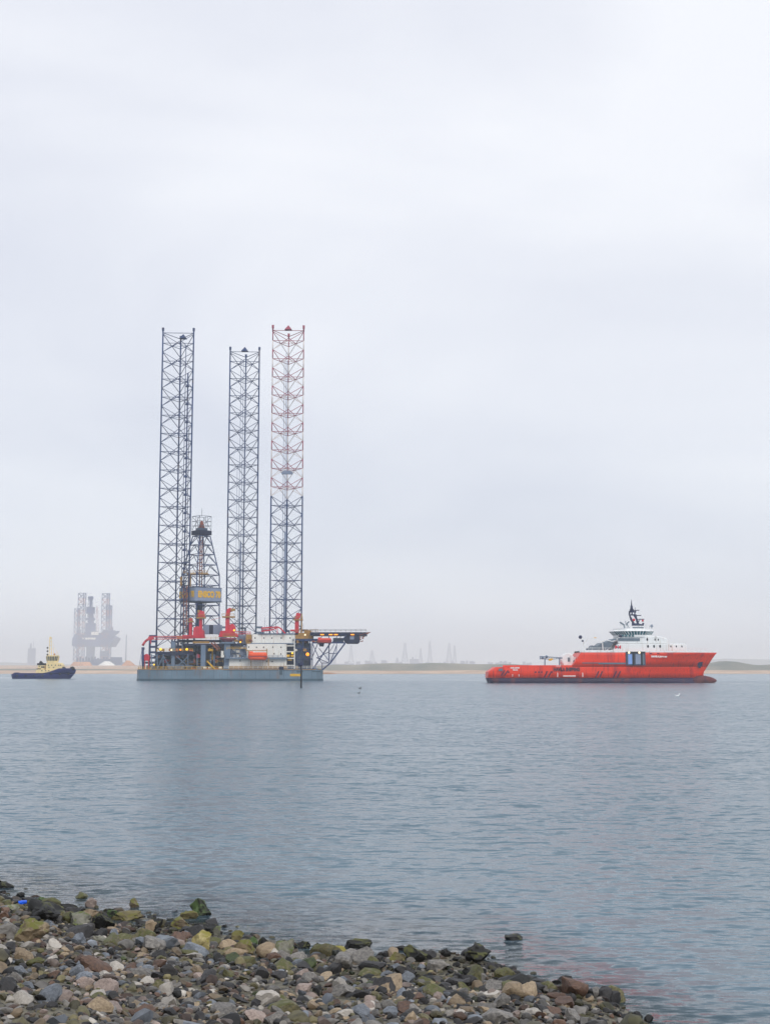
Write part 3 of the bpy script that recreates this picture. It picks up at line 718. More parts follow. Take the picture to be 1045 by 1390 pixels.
# open side bay in the forecastle with framed windows
mb = MB(); mb.bx(849, 885.2, 875.5, 903.3, SN-.3, .5, 0); mb.bx(849, 884.6, 875.5, 886.6, SN-.34, .3, 1)
mb.bx(857.9, 886, 860, 903, SN-.45, .3, 1); mb.bx(869.5, 886, 871.5, 903, SN-.42, .3, 1)
mb.build('side_bay', ['recess', 'black'], ship)
for a, b, m in ((852.3, 858.2, 'pane_blue'), (862.4, 869.3, 'clad_grey'), (871.8, 874, 'ship_grey')):
    mb = MB(); mb.bx(a, 888, b, 901.5, SN-.36, .2); mb.build('bay_window', m, ship)
for px in (853.3, 867.3):
    mb = MB(); p = at(px, 886, SN-.5); mb.ball(p, .42); mb.build('bay_lamp', 'lamp_warm', ship)
# anchor in its pocket
mb = MB(); yb = SY-hwid(948, 901)-.5
mb.bx(945.8, 898.6, 953.6, 900.2, yb, 1.6); mb.bx(946.6, 900.2, 948.4, 904.5, yb-.1, 1.6); mb.bx(950.5, 900.2, 952.6, 904.5, yb-.1, 1.6); mb.bx(948.6, 899.5, 950.4, 906.8, yb-.3, 1.8)
mb.build('anchor', 'ship_navy', ship)
# white gunwale band on the forecastle
mb = MB()
N_ = 30; pts = []
for i in range(N_+1):
    t = i/N_; tb__ = (880-784)/(973-784); w_ = 10.14 if t < tb__ else 10.14*(1-((t-tb__)/(1-tb__))**2.2)
    pts.append((X(784)+(X(973)-X(784))*t, max(w_, .1)))
poly = [(x, SY-w_) for x, w_ in pts]+[(x, SY+w_) for x, w_ in reversed(pts)]
inn = [(x, SY-max(w_-.35, .02)) for x, w_ in pts]+[(x, SY+max(w_-.35, .02)) for x, w_ in reversed(pts)]
k = len(poly); z0, z1 = z(885.6)+.01, z(883.6)
vs = [(p[0], p[1], z0) for p in poly]+[(p[0], p[1], z1) for p in poly]+[(p[0], p[1], z1) for p in inn]+[(p[0], p[1], z0) for p in inn]
fs = []
for i in range(k):
    j = (i+1) % k; fs += [(i, j, k+j, k+i), (k+i, k+j, 2*k+j, 2*k+i), (2*k+i, 2*k+j, 3*k+j, 3*k+i)]
mb.add(vs, fs, 0); mb.build('gunwale', 'ship_white', ship)
mb = MB()
for sgn in (-1, 1):
    mb = MB()
    for i in range(3, N_-1):
        x, w_ = pts[i]; x2, w2 = pts[i+1]
        a = Vector((x, SY+sgn*(w_-.25), z1)); b = Vector((x2, SY+sgn*(w2-.25), z1))
        if i > 17: mb.beam(a, a+Vector((0,0,1)), .06); mb.beam(a+Vector((0,0,1)), b+Vector((0,0,1)), .06)
    mb.build('railing', 'ship_white', ship)
# superstructure decks
def house(name, pts, Y, dep, m='ship_white', bev=.25):
    mb = MB(); mb.prof(pts, Y, dep); return mb.build(name, m, ship, bevel=bev)
house('deck_house', [(830, 885.3), (838.5, 873.8), (906, 873.8), (907, 885.3)], SN+1.2, 17.6)
house('fore_house', [(906.8, 885.3), (905.8, 873.8), (929, 873.8), (931.5, 876.5), (931.5, 885.3)], SN+3.4, 13.2)
house('upper_house', [(838.5, 873.6), (838.5, 866.8), (842, 863.5), (893, 863.5), (903, 866), (905.5, 868), (906, 873.6)], SN+2.0, 16)
mb = MB(); mb.bx(838.6, 866.2, 868, 869.8, SN+1.7, .4); mb.build('gallery_shade_strip', 'ship_grey', ship)  # grey strip stands in for the shade along the gallery below the wheelhouse
for q_ in (SN+.3, SN+19): mb = MB(); mb.bx(786, 882.6, 831.5, 885.4, q_, .5); mb.build('aft_bulwark', 'ship_white', ship)
mb = MB(); mb.bx(788, 882.0, 797, 885, SN+1.2, 5); mb.build('locker', 'ship_white', ship)
for (px, py) in ((878, 868), (888.6, 868.2), (879, 877.4), (887.2, 877.4), (895.4, 877.4), (910, 877.4), (917.5, 877.4), (925, 877.6), (893, 868.4)):
    Yp = (SN+3.36 if px > 905 else SN+1.16) if py > 872 else SN+1.96
    mb = MB(); p = at(px, py, Yp); r_ = .5 if px < 900 and px not in (888.6, 893) else .34
    vs = [(p.x+r_*.7*math.cos(t_), Yp, p.z+r_*1.2*math.sin(t_)) for t_ in [2*math.pi*i/12 for i in range(12)]]
    vs += [(a, b+.15, c) for a, b, c in vs]
    mb.add(vs, [tuple(range(12)), tuple(range(23, 11, -1))]+[(i, 12+i, 12+(i+1) % 12, (i+1) % 12) for i in range(12)]); mb.build('porthole', 'dark_glass', ship)
# emblem: two mirrored red blocks with a grey upright
mb = MB(); Ye = SN+1.1
for a, b, c in ((834.4, 838, 1), (842.4, 838.8, 1)):
    mb.prof([(a, 876.2), (a, 880.6), (a+(b-a)*.3, 880.6), (b, 878.9), (b, 877.9), (a+(b-a)*.3, 876.2)], Ye, .2, 0)
mb.bx(838, 875.6, 838.8, 880.8, Ye, .2, 1); mb.build('emblem', ['crane_red', 'ship_grey'], ship)
# wheelhouse: octagonal, glass leaning outwards
def octo(x0, x1, y0, y1, c): return [(x0+c, y0), (x1-c, y0), (x1, y0+c*1.2), (x1, y1-c*1.2), (x1-c, y1), (x0+c, y1), (x0, y1-c*1.2), (x0, y0+c*1.2)]
Yw0, Yw1 = SN+1.0, SN+19.0
lo = octo(Xn(841), Xn(888), Yw0+.6, Yw1-.6, 3.2); hi = octo(Xn(835.5), Xn(891.5), Yw0, Yw1, 3.6)
mb = MB(); mb.prism(lo, z(864.5), z(861.6)); mb.build('wheelhouse', 'ship_white', ship)
mb = MB(); mb.prism(lo, z(861.6)+.01, z(856.6), top=hi); wg = mb.build('bridge_window', 'bridge_glass', ship)
mb = MB()
for i in range(8):
    a0, a1 = Vector((*lo[i], z(861.7))), Vector((*lo[(i+1) % 8], z(861.7))); b0_, b1_ = Vector((*hi[i], z(856.5))), Vector((*hi[(i+1) % 8], z(856.5)))
    L = (a1-a0).length; k = max(1, round(L/1.0))
    for j in range(k+1):
        mb.beam(a0.lerp(a1, j/k), b0_.lerp(b1_, j/k), .13)
mb.build('mullions', 'ship_white', wg)
mb = MB()
for px in (845, 849.5, 854, 858.5): mb.bx(px-1.5, 861.2, px+1.6, 864.2, SN+1.35, .4)
mb.build('lower_window', 'bridge_glass', ship)
mb = MB(); rr = octo(Xn(834.8), Xn(892), Yw0-.2, Yw1+.2, 3.8); mb.prism(rr, z(856.6)+.01, z(854.6), 0, octo(Xn(838), Xn(889), Yw0+.4, Yw1-.4, 3.8))
mb.prism(octo(Xn(840), Xn(886), Yw0+1.5, Yw1-1.5, 3), z(854.6)+.01, z(852.6)); mb.build('bridge_roof', 'ship_white', ship)
mb = MB(); mb.ball(at(884, 849.8, SY), .62); mb.beam(at(884, 853, SY), at(884, 850, SY), .15); mb.build('radome', 'steel_grey', ship)
mb = MB(); mb.ball(at(841.5, 863.6, SN+.8), .7, .6, .5); mb.build('searchlight', 'ship_navy', ship)
# mast, navy and raked
mb = MB()
mb.prism([(hx(857.8, 849, SY-2), SY-2), (hx(873, 849, SY-2), SY-2), (hx(873, 849, SY+2), SY+2), (hx(857.8, 849, SY+2), SY+2)], z(852.8), z(850), 1)
for yy in (SY-1.6, SY+1.6):
    mb.prof([(857.2, 849.6), (873.2, 849.6), (873.8, 845.6), (871.8, 845.2), (871, 847.4), (867.2, 846.6), (865.6, 842.5), (863.8, 837.5), (862, 834.5), (858.8, 834.5), (862.2, 840), (864, 846), (861, 846.2), (858.6, 842), (856.2, 837), (854.2, 834.5), (853.6, 836), (855.2, 841.5), (857.4, 845)], yy-.3, .6)
    mb.pb([(853.5, 834.7), (862.8, 834.7)], yy, .35); mb.pb([(853.2, 830.4), (862.6, 830.4)], yy, .4); mb.pb([(853.8, 834.6), (854, 830.2)], yy, .4); mb.pb([(857.4, 834.6), (857.2, 830.2)], yy, .35); mb.pb([(860.8, 834.6), (861.6, 830.2)], yy, .3)
for a in ((853.5, 834.7), (862.6, 834.7), (853.4, 830.4), (862.4, 830.4), (858, 849), (873, 846.2), (866, 843)): mb.beam(at(*a, SY-1.8), at(*a, SY+1.8), .3)
mb.build('mast', ['ship_navy', 'ship_grey'], ship)
mb = MB(); mb.beam(at(857, 830.5, SY), at(856.6, 822, SY), .75, 0, 8, .4); mb.beam(at(856.6, 822, SY), at(856.5, 813.6, SY), .3, 0, 6, .06)
mb.beam(at(861.2, 830.4, SY), at(861.6, 824, SY), .1); mb.beam(at(854.4, 830.4, SY), at(854.2, 826.5, SY), .1); mb.beam(at(859.2, 830.4, SY), at(859, 827, SY), .25)
mb.build('mast_spire', 'ship_navy', ship)
for yy_, px in ((835.4, 864.4), (840.6, 868.6), (828.4, 862)):
    mb = MB(); p = at(px, yy_, SY); mb.box((p.x-1.5, p.y-.3, p.z-.15), (p.x+1.5, p.y+.3, p.z+.15)); mb.beam(p-Vector((.6, 0, .9)), p, .15); mb.build('radar_scanner', 'ship_navy', ship)
mb = MB(); mb.ball(at(859.8, 841.4, SY-2), .55); mb.ball(at(871.8, 842.6, SY-1), .45); mb.build('signal_lamp', 'crane_red', ship)
mb = MB(); mb.pb([(853.4, 852.6), (850.2, 845.6)], SY-4, .18); mb.beam(at(850.4, 853, SY-4), at(850.2, 847.2, SY-4), .2); mb.pb([(847.2, 852.6), (846.6, 848.4), (840.8, 844.6)], SY-4, .4); mb.pb([(850, 847), (853.5, 843.6)], SY-4, .3)
mb.pb([(849, 848.6), (848.6, 843)], SY-4, .15); mb.build('fire_monitor', 'ship_grey', ship)
mb = MB()
for px, t_ in ((842, 846), (870, 848), (876, 846.5), (881, 848.5), (866.5, 845)): mb.beam(at(px, 853, SY-3), at(px, t_, SY-3), .05)
mb.build('whip_aerial', 'ship_grey', ship)
# aft of the bridge: funnel casing, boat, davit, posts
mb = MB(); mb.prof([(811, 883), (811, 878.3), (812, 876), (817, 872.2), (823, 871.6), (834.5, 866.5), (836.6, 868), (826.5, 879.8), (821.5, 883)], SN+3.5, 13)
mb.build('funnel_casing', 'ship_grey', ship, bevel=.3)
mb = MB(); mb.prof([(799.5, 883), (801.5, 877.6), (803, 876), (811, 878), (811, 883)], SN+3, 6); mb.build('winch_house', 'ship_grey', ship)
mb = MB(); mb.beam(at(818, 884, SN+3.2), at(817.2, 872.6, SN+3.2), .25); mb.pb([(815.5, 871.6), (822, 868.6), (830, 870.6), (836.5, 869.6)], SN+3.2, .22); mb.pb([(816, 871), (814.5, 872.5)], SN+3, .4)
mb.pb([(792.5, 884), (792, 872), (799, 866.3)], SN+4, .1); mb.pb([(806, 866.2), (799, 866.6), (794, 872)], SN+4, .08); mb.beam(at(792.8, 884, SN+2), at(791.3, 869.2, SN+2), .22); mb.pb([(791.2, 870.6), (787.8, 866.6)], SN+2, .2); mb.build('davit', 'ship_white', ship)
mb = MB(); mb.ball(at(787.3, 864.8, SN+2), .72); mb.ball(at(790.4, 870, SN+2), .42); mb.build('stern_searchlight', 'ship_navy', ship)
mb = MB(); mb.bx(806, 865.2, 809, 866.2, SN+4, .6); mb.build('floodlight', 'rig_yellow', ship)
mb = MB(); mb.pb([(795.5, 884), (796.6, 880)], SN+1, .4); mb.build('bollard', 'ship_navy', ship)
mb = MB(); mb.rail(786, 830, 882.6, SN+.6, 1.0); mb.rail(842, 890, 852.6, SN+3, .9); mb.rail(906, 930, 873.8, SN+3.6, 1.0); mb.build('deck_railing', 'ship_white', ship)
# white drum and rescue craft cradle forward of the work deck
mb = MB(); c = at(770.5, 895.6, SN+4)
vs = []
for k_, (yo, r_) in enumerate(((0, 2.3), (0.2, 2.6), (7.8, 2.6), (8, 2.3))):
    for i in range(18): t_ = 2*math.pi*i/18; vs.append((c.x+r_*math.cos(t_)*1.0, c.y+yo, c.z+r_*math.sin(t_)))
mb.add(vs, [(j*18+i, j*18+(i+1) % 18, (j+1)*18+(i+1) % 18, (j+1)*18+i) for j in range(3) for i in range(18)]+[tuple(range(17, -1, -1)), tuple(range(54, 72))], 0, False)
mb.bx(764.5, 897, 783, 903.5, SN+3.9, 8.4); mb.bx(776, 892, 783, 897, SN+4.2, 5); mb.build('winch_drum', 'ship_white', ship)
mb = MB(); mb.bx(770.5, 892.5, 773, 898.2, SN+3.7, .3); mb.bx(777.8, 896.5, 781, 899.5, SN+3.6, .3); mb.build('drum_hatch', 'ship_grey', ship)
mb = MB(); mb.pb([(732.5, 891), (763, 893)], SN+3, .22); mb.pb([(732.5, 894.3), (748, 895), (763, 893.6)], SN+3, .16); mb.pb([(732.8, 890.6), (732.8, 895)], SN+3, .25)
for px in (736, 741.5): mb.ball(at(px, 893 if px < 740 else 891.6, SN+3), .6, .5, .6)
mb.pb([(739.2, 903), (739.2, 893)], SN+3, .3); mb.pb([(759, 903), (759, 893)], SN+3, .3)
for k_ in range(12): a = at(736+k_*2.2, 891.2+k_*.13, SN+3); b = at(737.1+k_*2.2, 894.6-k_*.07, SN+3); mb.beam(a, b, .09)
mb.build('deck_crane', 'steel_grey', ship)
mb = MB(); mb.prof([(744, 896.4), (745.6, 894), (749.8, 893.6), (750.6, 895.4), (747, 897)], SN+2.6, 1.2); mb.build('crane_hook_block', 'rig_yellow', ship)
mb = MB(); mb.bx(676.5, 907.5, 682, 910.7, SN-.12, .3); mb.build('stern_plate', 'ship_grey', ship)
# ================================================================== tug
TY = 760.0; TN = 755.5
tug = thing('tugboat', (hx(60, 921, TY), TY, 0), 'small dark blue tugboat with cream deckhouse and tall cream mast', 'tug')
z = lambda py: hz(py, TN); X = lambda px: hx(px, 910, TY)
mb = MB()
hull(mb, [(-1.2, X(21), X(94), 3.8, .5), (0, X(19.2), X(96.3), 4.3, .6), (z(917), X(18.2), X(99.8), 4.5, .7), (z(914.6), X(18.4), X(102), 4.55, .7)], TY, [0, 0, 0], tb=.6, cap_mat=0)
# sheer rising to the bow
st = [(66, 914.7), (70, 912.5), (76, 909.4), (82, 907.2), (90, 907.6), (98, 907.2), (101, 908.2), (103.4, 910.4), (102, 914.7)]
mb.build('hull', 'tug_navy', tug)
mb = MB()
rows = [(z(914.6)+.01, X(56), X(102), 4.55, 1), (z(912.2), X(69), X(103.2), 4.62, 1), (z(909.4), X(77), X(103.6), 4.7, 1), (z(907.2), X(83), X(101.5), 4.6, 1)]
hull(mb, rows, TY, [0, 0, 0], tb=.35, ts=.01, cap_mat=0, power=2.4)
mb.build('bow_bulwark', 'tug_navy', tug)
mb = MB(); mb.ball(at(98.5, 907.8, TY-1), 1.5, 1.5, 1.2); mb.ball(at(86.5, 907.4, TY-1.5), 1.4, 1.2, .9); mb.build('bow_fender', 'black', tug)
mb = MB(); mb.bx(18.5, 913.6, 60, 914.8, TN-.05, .4); mb.bx(20, 912.9, 25, 914.2, TN+1, 3); mb.build('stern_bulwark', 'tug_navy', tug)
mb = MB(); mb.prof([(48.6, 914.6), (49.6, 909.2), (84, 909.2), (80, 912), (72, 914.6)], TN+1, 7); mb.build('deck_house', 'tug_cream', tug, bevel=.12)
mb = MB(); mb.prof([(62.6, 909.2), (63.2, 900.4), (66, 899.3), (82, 899.8), (84.6, 902.4), (85, 909.2)], TN+1.6, 6); mb.build('upper_house', 'tug_cream', tug, bevel=.12)
mb = MB(); mb.bx(51.6, 903, 60.5, 909, TN+1.2, 6); mb.build('funnel_house', 'tug_cream', tug, bevel=.1)
mb = MB(); mb.bx(50.8, 900.2, 60, 902.9, TN+1.0, 6.4); mb.prof([(53.4, 900.2), (54.8, 897), (56.4, 898.6), (58, 900.2)], TN+2, 3); mb.bx(56.2, 904.6, 61, 906.4, TN+1.1, .3); mb.bx(50, 907.3, 56, 908.4, TN+1.05, .3); mb.build('funnel_top', 'black', tug)
for px, py, Y_ in ((66.2, 903, TN+1.5), (70.6, 903, TN+1.5), (75.8, 903, TN+1.5), (80, 903, TN+1.5), (82.4, 903, TN+1.5), (67, 906, TN+1.5), (73, 906, TN+1.5), (57.4, 910.3, TN+.9), (62.6, 910.3, TN+.9), (66.8, 910.3, TN+.9), (54, 904.4, TN+1.1)):
    mb = MB(); mb.bx(px-.65, py-.65, px+.65, py+.65, Y_, .2); mb.build('window', 'tug_glass', tug)
# wheelhouse
mb = MB(); lo = octo(X(64.2), X(78.8), TY-3, TY+3, 1.3); hi = octo(X(63.4), X(79.6), TY-3.3, TY+3.3, 1.4)
mb.prism(lo, z(899.4), z(896.9)); mb.prism(octo(X(64), X(79), TY-3.1, TY+3.1, 1.3), z(891)+.01, z(889.4)); mb.build('wheelhouse', 'tug_cream', tug)
mb = MB(); mb.prism(lo, z(896.9)+.01, z(891), top=hi); gw = mb.build('wheelhouse_window', 'tug_glass', tug)
mb = MB()
for i in range(8):
    a0, a1 = Vector((*lo[i], z(897))), Vector((*lo[(i+1) % 8], z(897))); b0_, b1_ = Vector((*hi[i], z(891))), Vector((*hi[(i+1) % 8], z(891)))
    for j in range(2 if i % 2 else 4): mb.beam(a0.lerp(a1, j/(2 if i % 2 else 4)), b0_.lerp(b1_, j/(2 if i % 2 else 4)), .14)
mb.build('mullions', 'tug_cream', gw)
mb = MB()
for dy in (-.9, .9):
    mb.beam(at(67.2, 890, TY+dy), at(67.9, 866, TY+dy*.6), .22); mb.beam(at(70.6, 890, TY+dy), at(69.8, 866, TY+dy*.6), .22)
for y_ in (886, 881, 876, 871, 866.2): mb.beam(at(66.6, y_, TY), at(71.4, y_, TY), .14)
mb.bx(67.6, 864.8, 70.2, 867, TY-.5, 1); mb.beam(at(68.8, 866, TY), at(68.8, 863.4, TY), .1); mb.pb([(73.4, 890), (73.4, 879)], TY, .13); mb.pb([(78, 890), (77.6, 884)], TY, .1); mb.pb([(65, 890), (65, 878)], TY, .06)
mb.pb([(68.8, 867), (80.5, 889)], TY, .05); mb.build('mast', 'tug_cream', tug)
for y_ in (879.4, 883.9, 888.6):
    mb = MB(); mb.ball(at(65, y_, TY), .5); mb.build('day_shape', 'black', tug)
mb = MB(); mb.ball(at(74.4, 888.2, TY), .55); mb.build('searchlight', 'pile_brown', tug)
mb = MB()
for i in range(7): p = at(24+i*11.5, 915.6 if i < 4 else 913.5, TN); mb.lathe((p.x, p.y-.1+(max(0, i-4)*.6), p.z-.5), [(.2, -.45), (.5, -.4), (.5, .4), (.2, .45)], 10)
mb.build('tyre_fenders', 'black', tug)
# ================================================================== channel beacon, birds
BY = 418.0
bc = thing('channel_marker', (hx(408.8, 933, BY), BY, 0), 'slim dark channel marker post standing in front of the drilling rig', 'marker post')
p = at(408.8, 933.3, BY); mb = MB(); mb.beam((p.x, BY, -2.5), (p.x, BY, hz(903.5, BY)), .26, 0, 10); mb.build('post', 'black', bc)
mb = MB(); q = at(408.8, 903.5, BY); mb.lathe((q.x, BY, q.z), [(.55, 0), (.6, .2), (.3, .35), (.3, 1.0), (.12, 1.2), (.08, 2.6), (.02, 2.9)], 12); mb.build('lantern', 'ship_navy', bc)
mb = MB(); q = at(406.6, 902.5, BY); mb.box((q.x-.5, BY-.06, q.z-.4), (q.x+.45, BY+.06, q.z+.45)); mb.build('daymark', 'ship_navy', bc)
def bird(px, py, m, lb, s_):
    d_ = CAMZ/math.tan(math.atan((py-CYP)/F)-TH); p = at(px, py, d_); mb = MB()
    mb.ball((p.x, p.y, .10*s_), .30*s_, .14*s_, .13*s_); mb.beam((p.x+.2*s_, p.y, .14*s_), (p.x+.27*s_, p.y, .36*s_), .06*s_, 0, 8); mb.ball((p.x+.29*s_, p.y, .4*s_), .09*s_, .07*s_, .07*s_)
    mb.beam((p.x+.35*s_, p.y, .39*s_), (p.x+.48*s_, p.y, .37*s_), .025*s_, 0, 6, .006); mb.beam((p.x-.22*s_, p.y, .13*s_), (p.x-.45*s_, p.y, .2*s_), .06*s_, 0, 6, .02*s_)
    tag(mb.build('seabird', m), lb, 'bird')
bird(488.6, 934.8, 'bird_dark', 'dark seabird on the water, further of the two right of the rig', 1.2)
bird(487.2, 941.3, 'bird_dark', 'dark seabird on the water, nearer of the two right of the rig', .9)
bird(919, 945.2, 'bird_white', 'white gull floating on the water below the red ship', 1.3)

# ================================================================== far shore things
def mound(name, px0, px1, top, Y, m, lb, cat, pk=.5, flat=.0, pw=1.3):
    a = at(px0, 908, Y); b = at(px1, 908, Y); H = hz(top, Y)-1.2; R = (b.x-a.x)/2; cx = (a.x+b.x)/2; mb = MB()
    vs = []; n_ = 40; k = 9
    for j in range(k+1):
        f = 1-j/k
        for i in range(n_):
            t = 2*math.pi*i/n_; wob = 1+.10*noise.noise(Vector((math.cos(t)*1.5, math.sin(t)*1.5, cx*.1+j*.3)))
            r_ = (R*(flat+(1-flat)*f) if j else R*1.05)*wob; zz = (1-(1-j/k)**1) * H if not flat else H*min(1, (j/k)*1.8)**.8
            if flat: r_ = R*(1-(1-flat)*(j/k))*wob
            ox = (pk-.5)*2*R*(j/k)*.8
            vs.append((cx+ox+r_*math.cos(t), Y+r_*.6*math.sin(t), 1.2+H*(j/k)**(1/pw)*(1 if j < k else 1.0)))
    mb.add(vs, [(j*n_+i, j*n_+(i+1) % n_, (j+1)*n_+(i+1) % n_, (j+1)*n_+i) for j in range(k) for i in range(n_)]+[tuple(range(k*n_, (k+1)*n_))], 0, True)
    return tag(mb.build(name, m), lb, cat)
mound('sand_pile', 94, 127, 898.5, 3000, 'pile_sand', 'wide flat topped sand heap below the hazy far rig', 'sand heap', flat=.66, pw=1.6)
mound('sand_pile', 160, 192, 896.5, 3050, 'pile_brown', 'pointed sand heap between the far rig and the near rig', 'sand heap', flat=.12, pw=1.0, pk=.42)
mound('storage_dome', 131, 160, 897.6, 3400, 'far_white', 'pale low dome on the shore under the hazy far rig', 'dome', flat=.2, pw=2.0)
mb = MB(); Y = 4300
for a, b, t in ((112, 128, 897), (126, 150, 894.5), (150, 163, 892), (100, 113, 900), (158, 172, 899)): mb.bx(a, t, b, 910, Y+random.uniform(0, 40), 40)
for i in range(16): mb.bx(104+i*4, 893+random.uniform(-2, 3), 106+i*4, 900, Y+50, 8)
tag(mb.build('port_skyline', 'far_grey'), 'hazy grey port buildings on the far shore between the sand heaps', 'skyline', None, 'stuff')
# far jack-up standing on its legs
FY = 5800.0
fr_ = thing('jack_up_rig', (hx(128, 905, FY), FY+30, 4), 'faint jacked up drilling rig in the haze behind the sand heaps', 'drilling rig')
def lattice(mb, x0, x1, ytop, ybot, Y, r, bays, m=0, dep=None, m2=None):
    a = at(x0, ybot, Y); b = at(x1, ybot, Y); t = at(x0, ytop, Y); wdt = b.x-a.x; dep = dep or wdt*.86
    P = [(a.x, Y), (b.x, Y), ((a.x+b.x)/2, Y+dep)]; h = (t.z-a.z)/bays
    for k in range(3):
        mb.beam((*P[k], a.z), (*P[k], t.z), r*1.7, m)
        for j in range(bays):
            p, q = P[k], P[(k+1) % 3]; z0 = a.z+j*h; mm = m2 if m2 is not None and j % 2 else m
            mb.beam((*p, z0), (*q, z0+h), r, mm); mb.beam((*q, z0), (*p, z0+h), r, mm); mb.beam((*p, z0+h), (*q, z0+h), r, mm)
for (x0, x1, yt, Yo) in ((104, 114.5, 805, 0), (136.5, 147, 805.5, 0), (99.5, 107, 826, 60), (143, 150.5, 822, 60)):
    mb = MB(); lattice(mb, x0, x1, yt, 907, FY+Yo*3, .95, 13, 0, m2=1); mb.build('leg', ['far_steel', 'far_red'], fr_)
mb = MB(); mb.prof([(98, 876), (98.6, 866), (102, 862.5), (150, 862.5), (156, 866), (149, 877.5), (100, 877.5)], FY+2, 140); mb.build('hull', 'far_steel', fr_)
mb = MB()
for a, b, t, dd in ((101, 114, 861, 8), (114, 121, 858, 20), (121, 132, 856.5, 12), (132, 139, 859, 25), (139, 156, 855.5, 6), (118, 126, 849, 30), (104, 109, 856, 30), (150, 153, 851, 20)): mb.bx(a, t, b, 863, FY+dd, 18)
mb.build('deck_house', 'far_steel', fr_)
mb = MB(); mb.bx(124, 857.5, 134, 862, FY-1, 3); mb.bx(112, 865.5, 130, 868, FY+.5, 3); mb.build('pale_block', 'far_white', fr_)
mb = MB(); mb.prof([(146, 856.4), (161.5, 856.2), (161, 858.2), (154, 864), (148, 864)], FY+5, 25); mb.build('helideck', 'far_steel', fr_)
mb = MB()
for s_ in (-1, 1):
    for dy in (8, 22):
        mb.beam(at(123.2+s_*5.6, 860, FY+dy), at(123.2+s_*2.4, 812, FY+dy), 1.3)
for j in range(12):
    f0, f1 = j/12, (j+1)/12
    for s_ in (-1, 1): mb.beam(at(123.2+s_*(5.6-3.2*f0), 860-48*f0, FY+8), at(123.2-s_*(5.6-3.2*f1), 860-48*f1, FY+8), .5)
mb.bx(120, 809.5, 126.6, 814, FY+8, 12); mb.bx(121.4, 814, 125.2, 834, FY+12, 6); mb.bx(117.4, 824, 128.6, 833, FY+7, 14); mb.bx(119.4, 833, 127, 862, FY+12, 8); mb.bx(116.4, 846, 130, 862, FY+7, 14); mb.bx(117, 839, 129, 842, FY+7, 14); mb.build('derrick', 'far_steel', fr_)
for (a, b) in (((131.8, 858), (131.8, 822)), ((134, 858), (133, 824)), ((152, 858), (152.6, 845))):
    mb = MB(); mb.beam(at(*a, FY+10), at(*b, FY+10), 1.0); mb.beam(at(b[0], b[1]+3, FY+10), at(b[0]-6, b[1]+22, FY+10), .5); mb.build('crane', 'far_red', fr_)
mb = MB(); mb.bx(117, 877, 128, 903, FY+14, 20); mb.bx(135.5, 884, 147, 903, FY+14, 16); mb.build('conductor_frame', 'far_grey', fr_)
# chimney, small buildings and faint towers
def mast_tower(px, top, base, Y, wpx, name, lb, cat, kind=0, group='faint towers on the horizon'):
    mb = MB(); a = at(px, base, Y); b = at(px, top, Y); w_ = wpx/2/(F/(Y*.991)); H = b.z-a.z
    if kind == 0:
        C4 = [(-1, -1), (1, -1), (1, 1), (-1, 1)]; n_ = 8
        f = lambda t: w_*(1-t)**1.4+w_*.22
        for j in range(n_):
            t0, t1 = j/n_, (j+1)/n_
            for k in range(4):
                p, q = C4[k], C4[(k+1) % 4]
                A = Vector((a.x+p[0]*f(t0), Y+p[1]*f(t0), a.z+H*t0)); B_ = Vector((a.x+p[0]*f(t1), Y+p[1]*f(t1), a.z+H*t1))
                C_ = Vector((a.x+q[0]*f(t1), Y+q[1]*f(t1), a.z+H*t1)); mb.beam(A, B_, 2.7); mb.beam(A, C_, 1.6); mb.beam(B_, C_, 1.6)
        for t0 in (.55, .78): mb.box((a.x-w_*1.1*(1.3-t0), Y-1, a.z+H*t0), (a.x+w_*1.1*(1.3-t0), Y+1, a.z+H*t0+1))
    elif kind == 1:
        mb.lathe((a.x, Y, a.z), [(w_, 0), (w_*.8, H*.5), (w_*.62, H), (w_*.4, H+.2)], 14)
    else:
        mb.box((a.x-w_, Y-8, a.z), (a.x+w_, Y+8, b.z)); mb.box((a.x-w_*.5, Y-5, b.z), (a.x-w_*.1, Y+2, b.z+H*.25)); mb.beam((a.x+w_*.4, Y, b.z), (a.x+w_*.4, Y, b.z+H*.5), 1)
    return tag(mb.build(name, 'far_grey'), lb, cat, group)
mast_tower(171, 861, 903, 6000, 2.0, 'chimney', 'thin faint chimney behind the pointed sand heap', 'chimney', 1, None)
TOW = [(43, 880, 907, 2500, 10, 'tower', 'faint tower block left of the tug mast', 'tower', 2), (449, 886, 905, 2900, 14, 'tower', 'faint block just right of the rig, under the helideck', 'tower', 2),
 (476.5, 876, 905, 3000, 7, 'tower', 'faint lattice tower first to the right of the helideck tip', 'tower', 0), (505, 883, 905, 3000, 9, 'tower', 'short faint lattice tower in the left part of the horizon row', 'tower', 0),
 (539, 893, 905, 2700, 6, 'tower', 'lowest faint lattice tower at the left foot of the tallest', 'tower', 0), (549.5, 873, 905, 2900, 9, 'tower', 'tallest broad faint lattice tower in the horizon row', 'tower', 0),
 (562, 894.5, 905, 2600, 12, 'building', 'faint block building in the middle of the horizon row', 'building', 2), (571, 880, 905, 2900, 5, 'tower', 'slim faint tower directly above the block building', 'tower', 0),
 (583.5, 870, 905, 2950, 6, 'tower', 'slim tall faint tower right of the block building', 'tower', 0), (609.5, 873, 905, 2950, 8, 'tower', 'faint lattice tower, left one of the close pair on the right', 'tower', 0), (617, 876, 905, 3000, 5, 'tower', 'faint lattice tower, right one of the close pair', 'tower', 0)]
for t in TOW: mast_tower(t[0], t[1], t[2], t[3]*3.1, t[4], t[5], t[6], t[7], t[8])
mb = MB(); Y = 2300
